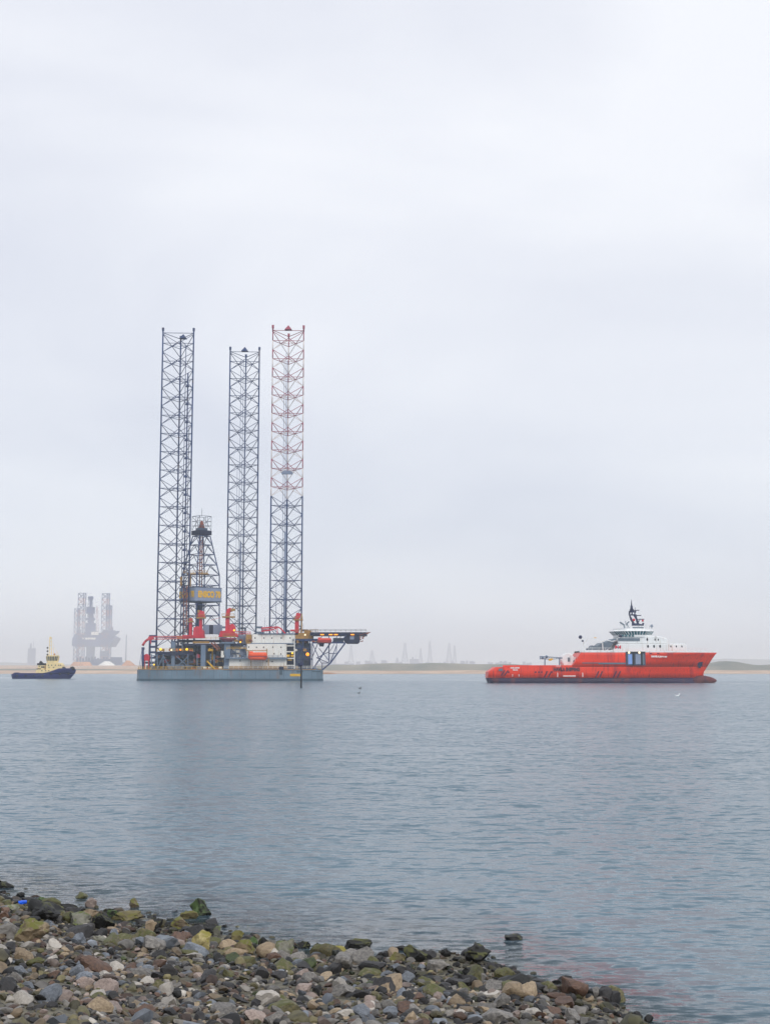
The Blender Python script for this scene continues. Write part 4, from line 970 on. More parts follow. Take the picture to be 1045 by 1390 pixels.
mb.prof([(480, 906), (482, 902.6), (500, 901.6), (530, 902.2), (548, 903), (552, 906)], Y, 30); tag(mb.build('long_shed', 'far_white'), 'long low pale shed behind the dunes right of the rig', 'shed')
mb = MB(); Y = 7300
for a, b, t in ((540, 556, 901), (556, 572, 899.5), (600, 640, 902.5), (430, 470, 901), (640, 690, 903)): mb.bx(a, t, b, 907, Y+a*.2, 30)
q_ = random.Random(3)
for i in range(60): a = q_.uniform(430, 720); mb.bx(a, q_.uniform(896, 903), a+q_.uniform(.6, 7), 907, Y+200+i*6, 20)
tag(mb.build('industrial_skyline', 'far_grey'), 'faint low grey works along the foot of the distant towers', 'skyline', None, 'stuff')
mb = MB(); d_ = 1300; p = at(444, 914.6, d_); mb.prof([(438, 915.2), (439, 913.2), (446, 912.8), (456, 914.2), (457, 915.2)], 1300, 8); tag(mb.build('sand_spit', 'pile_brown'), kind='structure')
# ================================================================== jack-up rig under tow
RX, RY = -74.0, 668.0
rig = thing('jack_up_rig', (RX, RY, 0), 'large afloat jack up drilling rig with three tall lattice legs', 'drilling rig')
NY = 640.0
def R(name, mb, mats, parent=None, bevel=0): return mb.build(name, mats, parent or rig, bevel)
# hull
zt = hz(909.0, NY)
poly = [(hx(186.5, 915, 652), 652), (hx(189, 915, NY+3), NY+3), (hx(205, 915, NY), NY), (hx(430, 915, NY), NY), (hx(438.5, 915, NY+6), NY+6), (hx(438.5, 915, 655), 655), (-48, 690), (-58, 712), (-84, 716), (-104, 700), (hx(188, 915, 668), 668)]
mb = MB(); mb.prism(poly, -3, zt); hullo = R('hull', mb, 'hull_grey')
mb = MB(); mb.prism([(p[0]*1.0+(-.15 if p[0] < -70 else .15), p[1]-.1) for p in poly], -2.9, .9); R('waterline_band', mb, 'hull_low')
mb = MB(); mb.prism([(x+(.25 if x < RX else -.25), y+(.25 if y < 675 else -.25)) for x, y in poly], zt+.004, zt+.25); R('main_deck', mb, 'rig_ochre')
mb = MB(); mb.bx(393.8, 914.6, 409.6, 918, NY-.08, .2); R('hull_marking', mb, 'rig_yellow')
for q_ in ((424, 911, 435, 912.2), (403, 911, 412, 912.4), (379.5, 909.6, 383.5, 916)): mb = MB(); mb.bx(*q_, NY-.1, .2); R('hull_fender', mb, 'hull_low')
mb = MB()
for x0, x1 in ((205, 262), (304, 378), (384, 428)): mb.bx(x0, 909.1, x1, 909.9, NY-.12, .15)
for px in range(214, 430, 19): mb.bx(px, 910, px+.5, 922.5, NY-.05, .1)
R('rubbing_strake', mb, 'hull_low')
# raised deck edge on the accommodation side
mb = MB(); mb.bx(304, 907.6, 431, 909, NY+.3, 14); R('raised_deck', mb, 'steel_grey')

S = 14.6
def leg(px_left, Yf, ytop, cols, phi=3.0, split_z=None):
    A = at(px_left, 870, Yf); top = at(px_left, ytop, Yf).z
    ph = math.radians(phi)
    ex = Vector((math.cos(ph), math.sin(ph), 0)); ey = Vector((-math.sin(ph), math.cos(ph), 0))
    P = [Vector((A.x, Yf, 0)), Vector((A.x, Yf, 0))+ex*S, Vector((A.x, Yf, 0))+ex*S/2+ey*S*.866]
    z0 = -2.5; h = 8.75; lg = MB()
    def col(z):
        return 0
    zt_ = top-1.2
    # horizontals at the very top
    def seg(a, b, r, mi): lg.beam(a, b, r, mi)
    for k in range(3):
        p, q = P[k], P[(k+1) % 3]
        v = lambda pt, z_: Vector((pt.x, pt.y, z_))
        hi_m = 1 if split_z else 0
        seg(v(p, zt_), v(q, zt_), .17, hi_m)
        zz = zt_-.6; 
        while zz > 6:
            zb = zz-h; zm = zz-h/2; red = 1 if (split_z and zz > split_z) else 0; wht = 2 if (split_z and zz > split_z) else 0
            seg(v(p, zz), v(p.lerp(q, .5), zm), .16, red); seg(v(q, zz), v(p.lerp(q, .5), zm), .16, red)
            seg(v(p.lerp(q, .5), zm), v(q, zb), .16, wht); seg(v(p.lerp(q, .5), zm), v(p, zb), .16, wht)
            seg(v(p, zm), v(q, zm), .16, red)
            # inner span breakers between the face centres
            m0 = v(p.lerp(q, .5), zm); m1 = v(q.lerp(P[(k+2) % 3], .5), zm); seg(m0, m1, .09, red)
            zz = zb
    lo = R('leg', lg, cols)
    for k in range(3):
        c = MB(); p = P[k]; t_ = top if k < 2 else top-1.0
        if split_z:
            zz = zt_-.6; c.beam((p.x, p.y, zz), (p.x, p.y, t_+1), .36, 1, 8)
            while zz > split_z:
                c.beam((p.x, p.y, zz), (p.x, p.y, zz-h/2), .26, 1, 8); c.beam((p.x, p.y, zz-h/2), (p.x, p.y, zz-h), .26, 2, 8); zz -= h
            c.beam((p.x, p.y, z0), (p.x, p.y, zz), .36, 0, 8)
        else: c.beam((p.x, p.y, z0), (p.x, p.y, t_+.8), .36, 0, 8)
        c.box((p.x-.5, p.y-.5, t_-.2), (p.x+.5, p.y+.5, t_+1.3), 1 if split_z else 0)
        c.build('chord', cols, lo)
    return lo, P, top
LC = ['leg_blue', 'leg_red', 'leg_white']
l1, P1, t1 = leg(212.6, 655, 448.5, LC)
l2, P2, t2 = leg(306.9, 690, 474.2, LC)
l3, P3, t3 = leg(366.0, 650, 445.0, LC, split_z=at(391, 668, 650).z)
for lo, P, tt, m in ((l1, P1, t1, 'leg_blue'), (l2, P2, t2, 'leg_blue'), (l3, P3, t3, 'leg_red')):
    c = (P[0]+P[1])/2 if lo is not l1 else P[2]+Vector((1.2, 0, 0))
    mb = MB(); b_ = 1.7
    mb.add([(c.x-b_, c.y-b_, tt-1), (c.x+b_, c.y-b_, tt-1), (c.x+b_, c.y+b_, tt-1), (c.x-b_, c.y+b_, tt-1), (c.x, c.y, tt+1.4)], [(0, 3, 2, 1), (0, 1, 4), (1, 2, 4), (2, 3, 4), (3, 0, 4)])
    mb.build('leg_top_cap', [m], lo)
# pipes inside the legs
def ctr(P): return (P[0]+P[1]+P[2])/3
c = ctr(P1)
mb = MB()
for dx, r_, tz in ((4.6, .32, t1-20), (3.4, .16, t1-6), (5.6, .14, t1-45)): mb.beam((c.x+dx, c.y, 5), (c.x+dx, c.y, tz), r_, 0, 8)
zz = 8
while zz < t1-24: mb.beam((c.x+3.4, c.y, zz), (c.x+5.8, c.y, zz+3), .13); mb.box((c.x+3.8, c.y-.5, zz), (c.x+5.2, c.y+.5, zz+.9)); zz += 8.75
mb.build('riser_ladder', 'leg_blue', l1)
c = ctr(P2); mb = MB()
for dx, r_, tz in ((-.8, .12, t2-4), (-2.0, .12, t2-4), (.4, .1, t2-8), (-1.0, .5, at(330, 735, 690).z), (-3.2, .1, t2-60)): mb.beam((c.x+dx, c.y, 5), (c.x+dx, c.y, tz), r_, 0, 8)
mb.build('riser_pipe', 'clad_grey', l2)
c = ctr(P3); mb = MB()
for dx, r_, tz in ((-1.8, .12, at(391, 490, 655).z), (-.9, .12, at(391, 478, 655).z), (-.3, .12, at(391, 490, 655).z), (-.6, .55, at(391, 722, 655).z), (-4.6, .12, at(391, 735, 655).z)): mb.beam((c.x+dx, c.y, 5), (c.x+dx, c.y, tz), r_, 0, 8)
p_ = at(395, 641, 655); mb.box((c.x-2.6, c.y-.8, p_.z-1), (c.x+2.6, c.y+.8, p_.z+.6)); mb.build('riser_pipe', 'clad_grey', l3)
# jacking houses round each leg at deck level
for P, m, hgt_ in ((P1, 'leg_blue', 15), (P2, 'steel_grey', 20), (P3, 'steel_mid', 18)):
    for k in range(3):
        p = P[k]; q = ctr(P); d_ = (p-q).normalized(); o_ = p+d_*1.6
        mb = MB()
        for sx_, sy_ in ((-1.5, -1.5), (1.5, -1.5), (1.5, 1.5), (-1.5, 1.5)): mb.beam((o_.x+sx_, o_.y+sy_, zt), (o_.x+sx_, o_.y+sy_, zt+hgt_), .3)
        for j in range(int(hgt_/2.5)+1): mb.box((o_.x-1.7, o_.y-1.7, zt+j*2.5), (o_.x+1.7, o_.y+1.7, zt+j*2.5+.9))
        R('jacking_frame', mb, m)

# ---- derrick: square tower turned 43 degrees
DX, DY = hx(271.6, 850, 664), 664.0
DA = math.radians(-4)
def dc(k, w_): a = DA+k*math.pi/2; return Vector((DX+math.cos(a)*w_, DY+math.sin(a)*w_, 0))
zD = lambda py: at(271.6, py, DY).z
prof_ = [(862, 9.3), (822, 9.3), (781, 8.9), (753, 6.6), (727, 4.6)]
def wd(py):
    return float(np.interp(-py, [-862, -781, -727], [9.3, 8.9, 4.1]))
lv = [862, 849, 836, 822, 808, 795, 781, 767, 753, 740, 728]
mb = MB()
for k in range(4):
    for a, b in zip(lv, lv[1:]):
        p, q = dc(k, wd(a)), dc(k, wd(b)); p.z, q.z = zD(a), zD(b); mb.beam(p, q, .34)
        p2, q2 = dc(k+1, wd(a)), dc(k+1, wd(b)); p2.z, q2.z = p.z, q.z
        mb.beam(q, q2, .22); m_ = (q+q2)/2; mb.beam(p, m_, .17); mb.beam(p2, m_, .17)
der = R('derrick', mb, 'leg_blue')
mb = MB()
for sx_ in (-.7, .7): mb.beam((DX+sx_, DY, zD(862)), (DX+sx_*.6, DY, zD(722)), .3)
for j in range(26): mb.beam((DX-.7, DY, zD(860-j*5)), (DX+.7, DY, zD(857.5-j*5)), .2)
mb.build('travelling_guide', 'rig_rust', der)
mb = MB(); mb.beam((DX-.2, DY, zD(858)), (DX-.2, DY, zD(818)), 1.5, 0, 10); mb.build('top_drive', 'steel_mid', der)
mb = MB()
def quad(w_): return [tuple(dc(k, w_)[:2]) for k in range(4)]
mb.prism(quad(4.9), zD(726.5), zD(720.5)); mb.build('crown_platform', 'deck_dark', der)
mb = MB()
for k in range(4):
    for w_ in (4.6,):
        p, q = dc(k, w_), dc(k+1, w_)
        for z_ in (714, 708, 701): a, b = p.copy(), q.copy(); a.z = b.z = zD(z_); mb.beam(a, b, .12)
        for f in (0, .5):
            a = p.lerp(q, f); b = a.copy(); a.z = zD(720); b.z = zD(701); mb.beam(a, b, .12)
        a, b = p.copy(), q.copy(); a.z, b.z = zD(720), zD(701); mb.beam(a, b, .1)
mb.prism([tuple(dc(k, 2.8)[:2]) for k in range(4)], zD(720.5), zD(717)); mb.beam((DX, DY, zD(701)), (DX, DY, zD(690)), .1, 0, 6)
mb.build('crown_cage', 'steel_mid', der)
mb = MB(); mb.beam((DX, DY, zD(719)), (DX, DY, zD(707)), 2.0, 0, 6, .5); mb.build('crown_block', 'rig_rust', der)
# wind wall with rounded outer corners, one edge facing the shore
mb = MB()
sd = 14.6; hd = sd/2
def rsq(r0, n_=5, rr=1.6):
    pts = []
    for k in range(4):
        a0 = DA+k*math.pi/2
        cx, cy = math.cos(a0)*(r0-rr*1.414), math.sin(a0)*(r0-rr*1.414)
        for i in range(n_+1):
            a = a0-math.pi/4+math.pi/2*i/n_; pts.append((DX+cx+rr*math.cos(a), DY+cy+rr*math.sin(a)))
    return pts
mb.prism(rsq(10.75), zD(816.5), zD(799)); ww = mb.build('wind_wall', 'clad_grey', der)
mb = MB(); mb.prism(rsq(10.9), zD(817.6), zD(816.6)); mb.prism(rsq(10.9), zD(798.9), zD(798.2)); mb.build('wall_rim', 'steel_mid', ww)
# the corner nearest the camera and the two faces that meet there
cs = [(dc(k, 10.75*1.0), k) for k in range(4)]; nc = min(cs, key=lambda c_: c_[0].y)[1]
for s_ in (-1, 1):
    a = dc(nc, 10.75); b = dc((nc+s_) % 4, 10.75); fc = (a+b)/2; u_ = (b-a).normalized(); 
    if s_ < 0 and u_.x > 0 or s_ > 0 and u_.x < 0: pass
    ux = u_ if u_.x > 0 else -u_
    nrm = Vector((ux.y, -ux.x, 0)); rot = math.atan2(ux.y, ux.x)
    fcc = fc-nrm*0; dist = ((fc-Vector((DX, DY, 0))).length)
    c_ = Vector((DX, DY, 0))+(fc-Vector((DX, DY, 0))).normalized()*(10.75*.7071-.0+ .30)
    # real face plane distance of the rounded square
    fp = (10.75-1.6*1.414)*.7071+1.6+.06
    c_ = Vector((DX, DY, 0))+(fc-Vector((DX, DY, 0))).normalized()*fp
    c_.z = zD(807.8); text('ENSCO 70', 0, 0, 0, 0, 'rig_yellow', 'wall_lettering', ww, width=12.6, height=3.3, rotz=rot, center=c_)
mb = MB(); fl = zD(779.5)
a, b = at(254, 778.6, DY-8), at(282, 777.4, DY-8); mb.box((a.x, DY-8, fl-.5), (b.x, DY-1, fl)); mb.rail(250, 282, 779, DY-8.1, 1.4, r=.12)
mb.box((a.x+.2, DY-6, zD(797)), (a.x+1.6, DY-4.8, fl-.5)); mb.box((a.x-3.4, DY-6, zD(797)), (a.x-2.6, DY-5, zD(784))); mb.build('monkey_board', 'rig_ochre', der)
mb = MB(); mb.beam((DX-5, DY-8, zD(860)), (DX-5.4, DY-8, zD(797)), .28); 
for j in range(14): mb.beam((DX-6.4, DY-8, zD(858-j*4.4)), (DX-4.6, DY-8, zD(855-j*4.4)), .13)
mb.beam((DX-6.4, DY-8, zD(860)), (DX-6.8, DY-8, zD(797)), .2); mb.build('stair_tower', 'rig_rust', der)
mb = MB(); mb.bx(276.5, 848, 284, 860.6, DY-8, 7); mb.bx(289.5, 848, 299.5, 860.6, DY-8, 7); R('doghouse', mb, 'clad_grey')
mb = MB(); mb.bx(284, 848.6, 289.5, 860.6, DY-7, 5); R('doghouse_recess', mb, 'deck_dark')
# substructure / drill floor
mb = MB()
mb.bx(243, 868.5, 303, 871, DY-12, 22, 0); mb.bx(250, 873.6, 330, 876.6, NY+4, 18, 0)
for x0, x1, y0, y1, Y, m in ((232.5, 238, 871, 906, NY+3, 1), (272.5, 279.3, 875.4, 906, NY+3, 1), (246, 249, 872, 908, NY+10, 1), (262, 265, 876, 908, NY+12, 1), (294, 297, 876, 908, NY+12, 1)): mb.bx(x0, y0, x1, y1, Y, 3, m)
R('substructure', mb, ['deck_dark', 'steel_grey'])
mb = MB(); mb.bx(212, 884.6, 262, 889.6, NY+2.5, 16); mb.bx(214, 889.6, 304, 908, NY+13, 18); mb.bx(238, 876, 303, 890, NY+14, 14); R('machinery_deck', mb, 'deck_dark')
# clutter under the deck
rr_ = random.Random(4)
for i in range(84):
    px = rr_.uniform(208, 298); py = rr_.choice([884, 893, 900, 908.8]); w_ = rr_.uniform(1.5, 7); h_ = rr_.uniform(1.5, 5); Y = NY+rr_.uniform(2.5, 11)
    mb = MB(); mb.bx(px, py-h_, px+w_, py, Y, rr_.uniform(1, 3), 0)
    if rr_.random() < .5: mb.bx(px+w_*.2, py-h_-1, px+w_*.5, py-h_, Y+.3, .8, 0)
    mb.pb([(px, py-h_), (px+w_, py)], Y-.1, .12)
    R('deck_equipment', mb, rr_.choice(['steel_mid', 'steel_grey', 'deck_dark', 'leg_blue', 'rig_rust', 'rig_ochre', 'deck_dark', 'rig_yellow', 'steel_mid', 'crane_boom']), bevel=.06)
# steel struts in front of the dark bays
mb = MB()
for a, b in (((214, 908), (222, 890)), ((222, 890), (232, 908)), ((240, 905), (256, 891)), ((240, 891), (256, 905)), ((214, 890), (206, 908)), ((206, 890), (214, 890))): mb.pb([a, b], NY+1.6, .22)
for px in (214, 222, 206, 255.5, 268, 286, 291): mb.pb([(px, 888), (px, 909)], NY+2, .25)
R('bracing', mb, 'steel_grey')
def yrail(x0, x1, py, Y, m='rig_yellow', h=1.2, nm='railing'):
    mb = MB(); mb.rail(x0, x1, py, Y, h, r=.09); R(nm, mb, m)
for a in ((188, 204, 909, NY+1.5), (205, 302, 908.6, NY+.4), (213, 262, 884.4, NY+2.4), (240, 300, 868.2, DY-12.2), (252, 303, 899.6, NY+8), (308, 334, 882, NY+3)): yrail(*a)
yrail(279, 300, 868.2, DY-12.5, 'rig_white', 2.0); yrail(226, 240, 869, DY-12.5, 'rig_white', 1.6); yrail(304, 430, 907.5, NY+.2, 'rig_white', 1.1); yrail(306, 384, 893, NY+.6, 'steel_grey', 1.1)
# ochre bits seen through the bays
for a in ((252, 897.6, 273, 902, NY+10, 1.5, 'rig_ochre'), (226, 897.4, 235, 901.6, NY+9, 1.2, 'rig_rust'), (244, 903, 262, 905.5, NY+6, 1.5, 'steel_grey'), (226, 902, 250, 908, NY+4, 2, 'steel_grey'), (240, 863, 247, 867, DY-11, 3, 'rig_ochre'), (262, 870.6, 284, 873.2, NY+6, 2, 'rig_ochre')):
    mb = MB(); mb.bx(*a[:6]); R('pipe_rack', mb, a[6])
mb = MB(); mb.pb([(281.5, 897.5), (293.2, 909.4)], NY+.8, .42); mb.pb([(288.6, 878), (288.6, 898)], NY+9, .35); R('gangway_boom', mb, 'rig_yellow')
for px in (276, 283, 297):
    mb = MB(); mb.bx(px, 904.8, px+4.2, 907.6, NY+1.6, 2); R('deck_locker', mb, 'rig_white')
mb = MB(); mb.pb([(287, 872.5), (296, 882)], NY+3, .5); mb.pb([(290, 871), (299.5, 881)], NY+3, .3); R('stairway', mb, 'rig_rust')
for px, py, r_ , m in ((218.2, 881.4, .75, 'lamp_yellow'), (233, 882.4, .5, 'lamp_warm'), (245.2, 882, .5, 'lamp_orange'), (253.8, 881.4, .7, 'lamp_yellow'), (326.5, 871.6, .5, 'lamp_yellow'), (396.8, 886.6, .55, 'lamp_yellow'), (417.6, 888.2, 1.0, 'lamp_orange'), (414.2, 861.8, .5, 'lamp_warm'), (318, 855.6, .55, 'lamp_yellow'), (209.4, 902.2, .5, 'lamp_yellow')):
    mb = MB(); p = at(px, py, NY+1); mb.ball(p, r_*.8, n=10); mb.beam(p, p+Vector((0, 2.5, .2)), .08); R('deck_lamp', mb, m)
mb = MB(); mb.prof([(195.4, 897), (195.8, 889), (199, 887.4), (203, 890), (203.4, 897)], NY+5, 3); mb.pb([(197, 909), (197, 896)], NY+5.5, .3); mb.pb([(202, 909), (202, 896)], NY+5.5, .3); R('mooring_winch', mb, 'crane_red', bevel=.2)
mb = MB(); mb.bx(196, 898, 212, 901, NY+6, 5); mb.bx(199, 903, 211, 908.6, NY+6, 5); R('deck_equipment', mb, 'steel_mid')
# corner post and stowed crane boom at the left
mb = MB(); mb.pb([(194.6, 909), (194.2, 880)], NY+4, .55, 0, 8); mb.bx(192.4, 878.6, 196, 882, NY+3.6, 1.4); mb.pb([(188.5, 909), (193, 882)], NY+4, .1); mb.pb([(191, 909), (193.6, 882)], NY+4, .1); R('boom_rest', mb, 'leg_blue')
def crane(px, Yc, ybase, ytop, cab_w, dirn, boom, nm_col='crane_red'):
    root = bpy.data.objects.new('crane', None); COL.objects.link(root); root.parent = rig
    p = at(px, ybase, Yc); root.location = p-Vector((RX, RY, 0))
    return root
# crane A (by the derrick)
ca = crane(267, NY+8, 875, 0, 0, 0, 0)
Y = NY+6
mb = MB(); mb.bx(270.2, 834, 274.4, 866, Y, 2.4); mb.bx(256.6, 839, 260.8, 866, Y+3, 2.4); mb.prof([(262, 866), (263, 852), (268, 850), (276, 856), (277, 866)], Y-.5, 5); mb.bx(248, 862, 262, 866.5, Y+.5, 4); mb.build('slew_frame', 'crane_red', ca)
mb = MB(); mb.prof([(269, 838), (268.6, 829.5), (272, 828.4), (276.6, 830), (277.4, 838)], Y-.6, 3.5); mb.build('cab', 'crane_red', ca, bevel=.2)
mb = MB(); mb.bx(267, 837.6, 278.6, 839.4, Y-1, 4); mb.rail(267, 278.6, 837.6, Y-1.1, 1.2, r=.1); mb.bx(268.4, 828, 271, 831.4, Y-.9, 1); mb.bx(255.4, 843, 262, 844.4, Y+2, 4); mb.rail(255.4, 262, 843, Y+1.9, 1.2, r=.1); mb.build('walkway', 'rig_ochre', ca)
mb = MB()
a0, a1 = (262, 866.4), (202.5, 866.4); b0_, b1_ = (260, 863.4), (208, 863.8)
mb.pb([a0, (210, 868), (204, 867.6)], Y, .15); mb.pb([b0_, b1_, (201.5, 866.8)], Y, .15); mb.pb([a0, (210, 868)], Y+1.8, .2); mb.pb([b0_, b1_], Y+1.8, .2)
for j in range(18):
    x0 = 260-j*2.9; mb.pb([(x0, 863.5), (x0-1.45, 867)], Y, .12); mb.pb([(x0-1.45, 867), (x0-2.9, 863.5)], Y, .12)
mb.pb([(204, 866), (197.5, 870.6), (193.8, 876.4)], Y, .55, 0, 6); mb.prof([(200, 869), (202, 864), (208, 863), (209, 867.6), (204, 869.4)], Y-.4, 1.6); mb.pb([(205, 868), (205, 873.8)], Y, .3); mb.build('boom', 'crane_boom', ca)
# crane B
cb = crane(310, NY+5, 868, 0, 0, 0, 0); Y = NY+4
mb = MB(); mb.bx(304.3, 872.6, 312.8, 909, Y-1, 3); mb.bx(301, 871.4, 318, 873.6, Y-2, 5); mb.build('pedestal', 'steel_grey', cb)
mb = MB(); p = at(310, 866, Y+1); mb.lathe((p.x, p.y, p.z-2.2), [(1.8, 0), (3.6, 1.6), (4.0, 2.2)], 14); mb.build('slew_ring', 'leg_red', cb)
mb = MB(); mb.prof([(296.6, 864.6), (299.5, 856.4), (305, 856), (316, 856.6), (322.4, 862), (322.4, 864.6)], Y-1.6, 6); mb.bx(306, 835, 311.4, 857, Y, 3); mb.prof([(306, 836), (308.2, 827), (312, 825), (315.6, 826), (315.8, 829.6), (312.4, 830), (311.4, 836)], Y, 3); mb.prof([(311, 857), (311.5, 848), (316, 846.6), (319, 850), (319.6, 857)], Y-.5, 4); mb.build('slew_frame', 'crane_red', cb, bevel=.12)
mb = MB(); mb.bx(301.4, 836.4, 318, 838.2, Y-1, 5); mb.rail(301.4, 318, 836.4, Y-1.1, 1.2, r=.1); mb.bx(313.4, 826, 318.8, 829, Y-.6, 3); mb.rail(303, 320, 864, Y-2, 1.2, r=.1); mb.bx(304, 863.4, 320, 864.8, Y-2, .6); mb.build('walkway', 'rig_ochre', cb)
mb = MB(); mb.pb([(318, 857), (341, 858)], Y+1, .2); mb.pb([(318, 861), (341, 860)], Y+1, .2); mb.pb([(300, 838), (286, 842)], Y+1, .08)
for j in range(8): mb.pb([(318+j*2.9, 857.2), (319.4+j*2.9, 860.6)], Y+1, .12)
mb.build('boom', 'crane_boom', cb)
# crane C near the right leg
cc = crane(403, NY+5, 862, 0, 0, 0, 0); Y = NY+5
mb = MB(); mb.bx(400.2, 838, 405.6, 862, Y, 3); mb.prof([(401, 839), (402.4, 831.6), (408, 832.6), (407, 839)], Y, 3); mb.bx(394, 854.6, 401, 857, Y, 3); mb.build('slew_frame', 'crane_red', cc, bevel=.1)
mb = MB(); mb.bx(398.6, 840.4, 410.6, 842, Y-1, 5); mb.bx(409, 833, 410.4, 858, Y, .6); mb.rail(398.6, 410.6, 840.4, Y-1.1, 1.2, r=.1); mb.build('walkway', 'rig_ochre', cc)
mb = MB(); mb.pb([(355, 852.6), (377, 851), (381, 853), (387.4, 859.6)], Y-2, .42); mb.pb([(355, 857), (370, 855), (376, 852)], Y-2, .3); mb.pb([(376.6, 852), (376.6, 860)], Y-2, .25)
for j in range(7): mb.pb([(355+j*3, 852.6-j*.2), (356.5+j*3, 856.6-j*.3), (358+j*3, 852.4-j*.2)], Y-2, .12)
mb.build('boom', 'crane_red', cc)
# accommodation
mb = MB(); mb.bx(342, 861, 399.5, 873.2, NY+5, 14); ac1 = R('upper_quarters', mb, 'rig_white', bevel=.12)
mb = MB(); mb.bx(335, 874, 387.6, 892.4, NY+3, 16); ac2 = R('main_quarters', mb, 'rig_white', bevel=.12)
mb = MB(); mb.bx(311, 894, 388, 904, NY+2.6, 17); ac3 = R('lower_quarters', mb, 'rig_white', bevel=.12)
mb = MB(); mb.bx(311, 904.2, 390, 908, NY+2.2, 17); R('plinth', mb, 'rig_ochre')
for P_, pr_, Y_ in ((((358.5, 866), (369.3, 866), (382, 866), (346.5, 866), (394, 866)), ac1, NY+4.9), (((337.8, 878.4), (348.4, 878.6), (358, 878.6), (370.5, 878.4), (381.6, 878.6), (372.4, 887.4), (381.4, 887.6)), ac2, NY+2.9), (((326, 897), (362.5, 898), (369.8, 898)), ac3, NY+2.5)):
    for px, py in P_: mb = MB(); mb.bx(px-.7, py-.9, px+.7, py+.9, Y_, .25); mb.build('window', 'dark_glass', pr_)
mb = MB(); mb.bx(306, 892.6, 390, 894.2, NY+.6, 6); mb.bx(340, 872.8, 402, 874, NY+3, 3); mb.bx(350, 859.6, 401, 861, NY+4.6, 15); R('walkway_deck', mb, 'steel_grey')
mb = MB(); mb.bx(323, 862, 340.5, 874, NY+8, 9); mb.bx(313, 876, 335, 892, NY+7, 9); R('plant_room', mb, 'clad_grey')
for i in range(56):
    px = rr_.uniform(304, 338); py = rr_.choice([871, 880, 886, 892]); w_ = rr_.uniform(1.5, 5); h_ = rr_.uniform(1.5, 4.5); Y = NY+rr_.uniform(3, 7)
    if i > 34: px = rr_.uniform(390, 432); py = rr_.choice([873, 884, 896, 908])
    mb = MB(); mb.bx(px, py-h_, px+w_, py, Y, 2); mb.pb([(px-.5, py-h_-.6), (px+w_+1, py-.4)], Y-.15, .14); R('deck_equipment', mb, rr_.choice(['steel_grey', 'rig_ochre', 'steel_mid', 'rig_white', 'rig_rust', 'clad_grey']), bevel=.05)
mb = MB(); mb.bx(300.2, 883.4, 303.6, 892.4, NY+3, 2.5); mb.bx(303.6, 889, 306, 892.4, NY+3, 2.5); R('white_locker', mb, 'rig_white')
mb = MB(); mb.bx(334, 861, 341, 873.6, NY+4, 3); R('stair_casing', mb, 'rig_ochre')
# dark stair bay beside the quarters
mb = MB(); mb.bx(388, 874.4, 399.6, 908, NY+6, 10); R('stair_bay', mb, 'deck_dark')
mb = MB()
for y_ in (876, 884, 893, 902.6): mb.bx(387.8, y_, 400, y_+1.3, NY+3.4, 3)
mb.pb([(388.6, 874), (388.6, 908)], NY+3.4, .3); mb.pb([(399.8, 862), (399.8, 908)], NY+3.2, .3); R('landing', mb, 'rig_white')
mb = MB(); mb.bx(388.6, 888.6, 393.4, 891.6, NY+3.6, 1); mb.bx(391, 895.4, 396, 896.4, NY+3.6, 1); mb.bx(395, 889, 399, 891.6, NY+3.8, 1); R('stair_guard', mb, 'rig_yellow')
mb = MB(); mb.bx(379, 904.8, 385, 909, NY-.2, 1.6); mb.bx(388, 903.6, 398.6, 909, NY+2.6, 1.6); R('dark_bin', mb, 'deck_dark')
# blue leg-well structure on the right
mb = MB(); mb.bx(401, 869, 412, 908, NY+6, 12); mb.bx(412, 873, 421, 908, NY+9, 10); R('leg_well_casing', mb, 'steel_mid')
mb = MB()
for a, b in (((400.6, 868), (400.6, 909)), ((411.5, 868), (411.5, 909)), ((421, 868), (421, 909)), ((401, 880), (421, 880)), ((401, 895), (421, 895)), ((401, 868), (411, 880)), ((411, 880), (401, 895)), ((401, 895), (411, 909)), ((412, 895), (421, 880))): mb.pb([a, b], NY+4.6, .3)
mb.bx(398, 867, 433, 870, NY+4, 14); R('leg_well_frame', mb, 'leg_blue')
mb = MB(); mb.bx(401, 859, 424, 867.2, NY+5, 12); mb.bx(413, 855.4, 422, 859, NY+6, 6); R('mud_room', mb, 'rig_ochre')
yrail(401, 432, 859, NY+4.6, 'rig_ochre', 1.4)
# helideck on its truss, cantilevered to the right
HY = NY+2
mb = MB(); a, b = at(421, 858.5, HY), at(497.5, 858.5, HY)
cx_, cy_ = (a.x+b.x)/2+2, HY+11; rad = 12.5
mb.box((a.x, HY, a.z-1.3), (b.x, HY+22, a.z+.1)); mb.rail(421, 497, 857.4, HY-.2, 1.0, r=.08)
for px in range(424, 497, 5): mb.bx(px, 858, px+1, 861.8, HY+.3, 20)
R('helideck', mb, 'deck_dark')
mb = MB(); mb.prof([(496, 858.6), (503.6, 857.8), (497, 862)], HY+1, 1.2); mb.pb([(489, 861), (488.6, 869)], HY+1, .25); mb.pb([(493.5, 861), (492.8, 867.6)], HY+1, .3); mb.pb([(489, 869), (497, 861.4)], HY+1, .18); mb.pb([(488.6, 865), (495, 864.4)], HY+1, .2); mb.pb([(488, 862), (503, 858)], HY, .15); mb.pb([(489.5, 870.8), (493, 870)], HY, .3); R('deck_edge_net', mb, 'rig_rust')
mb = MB()
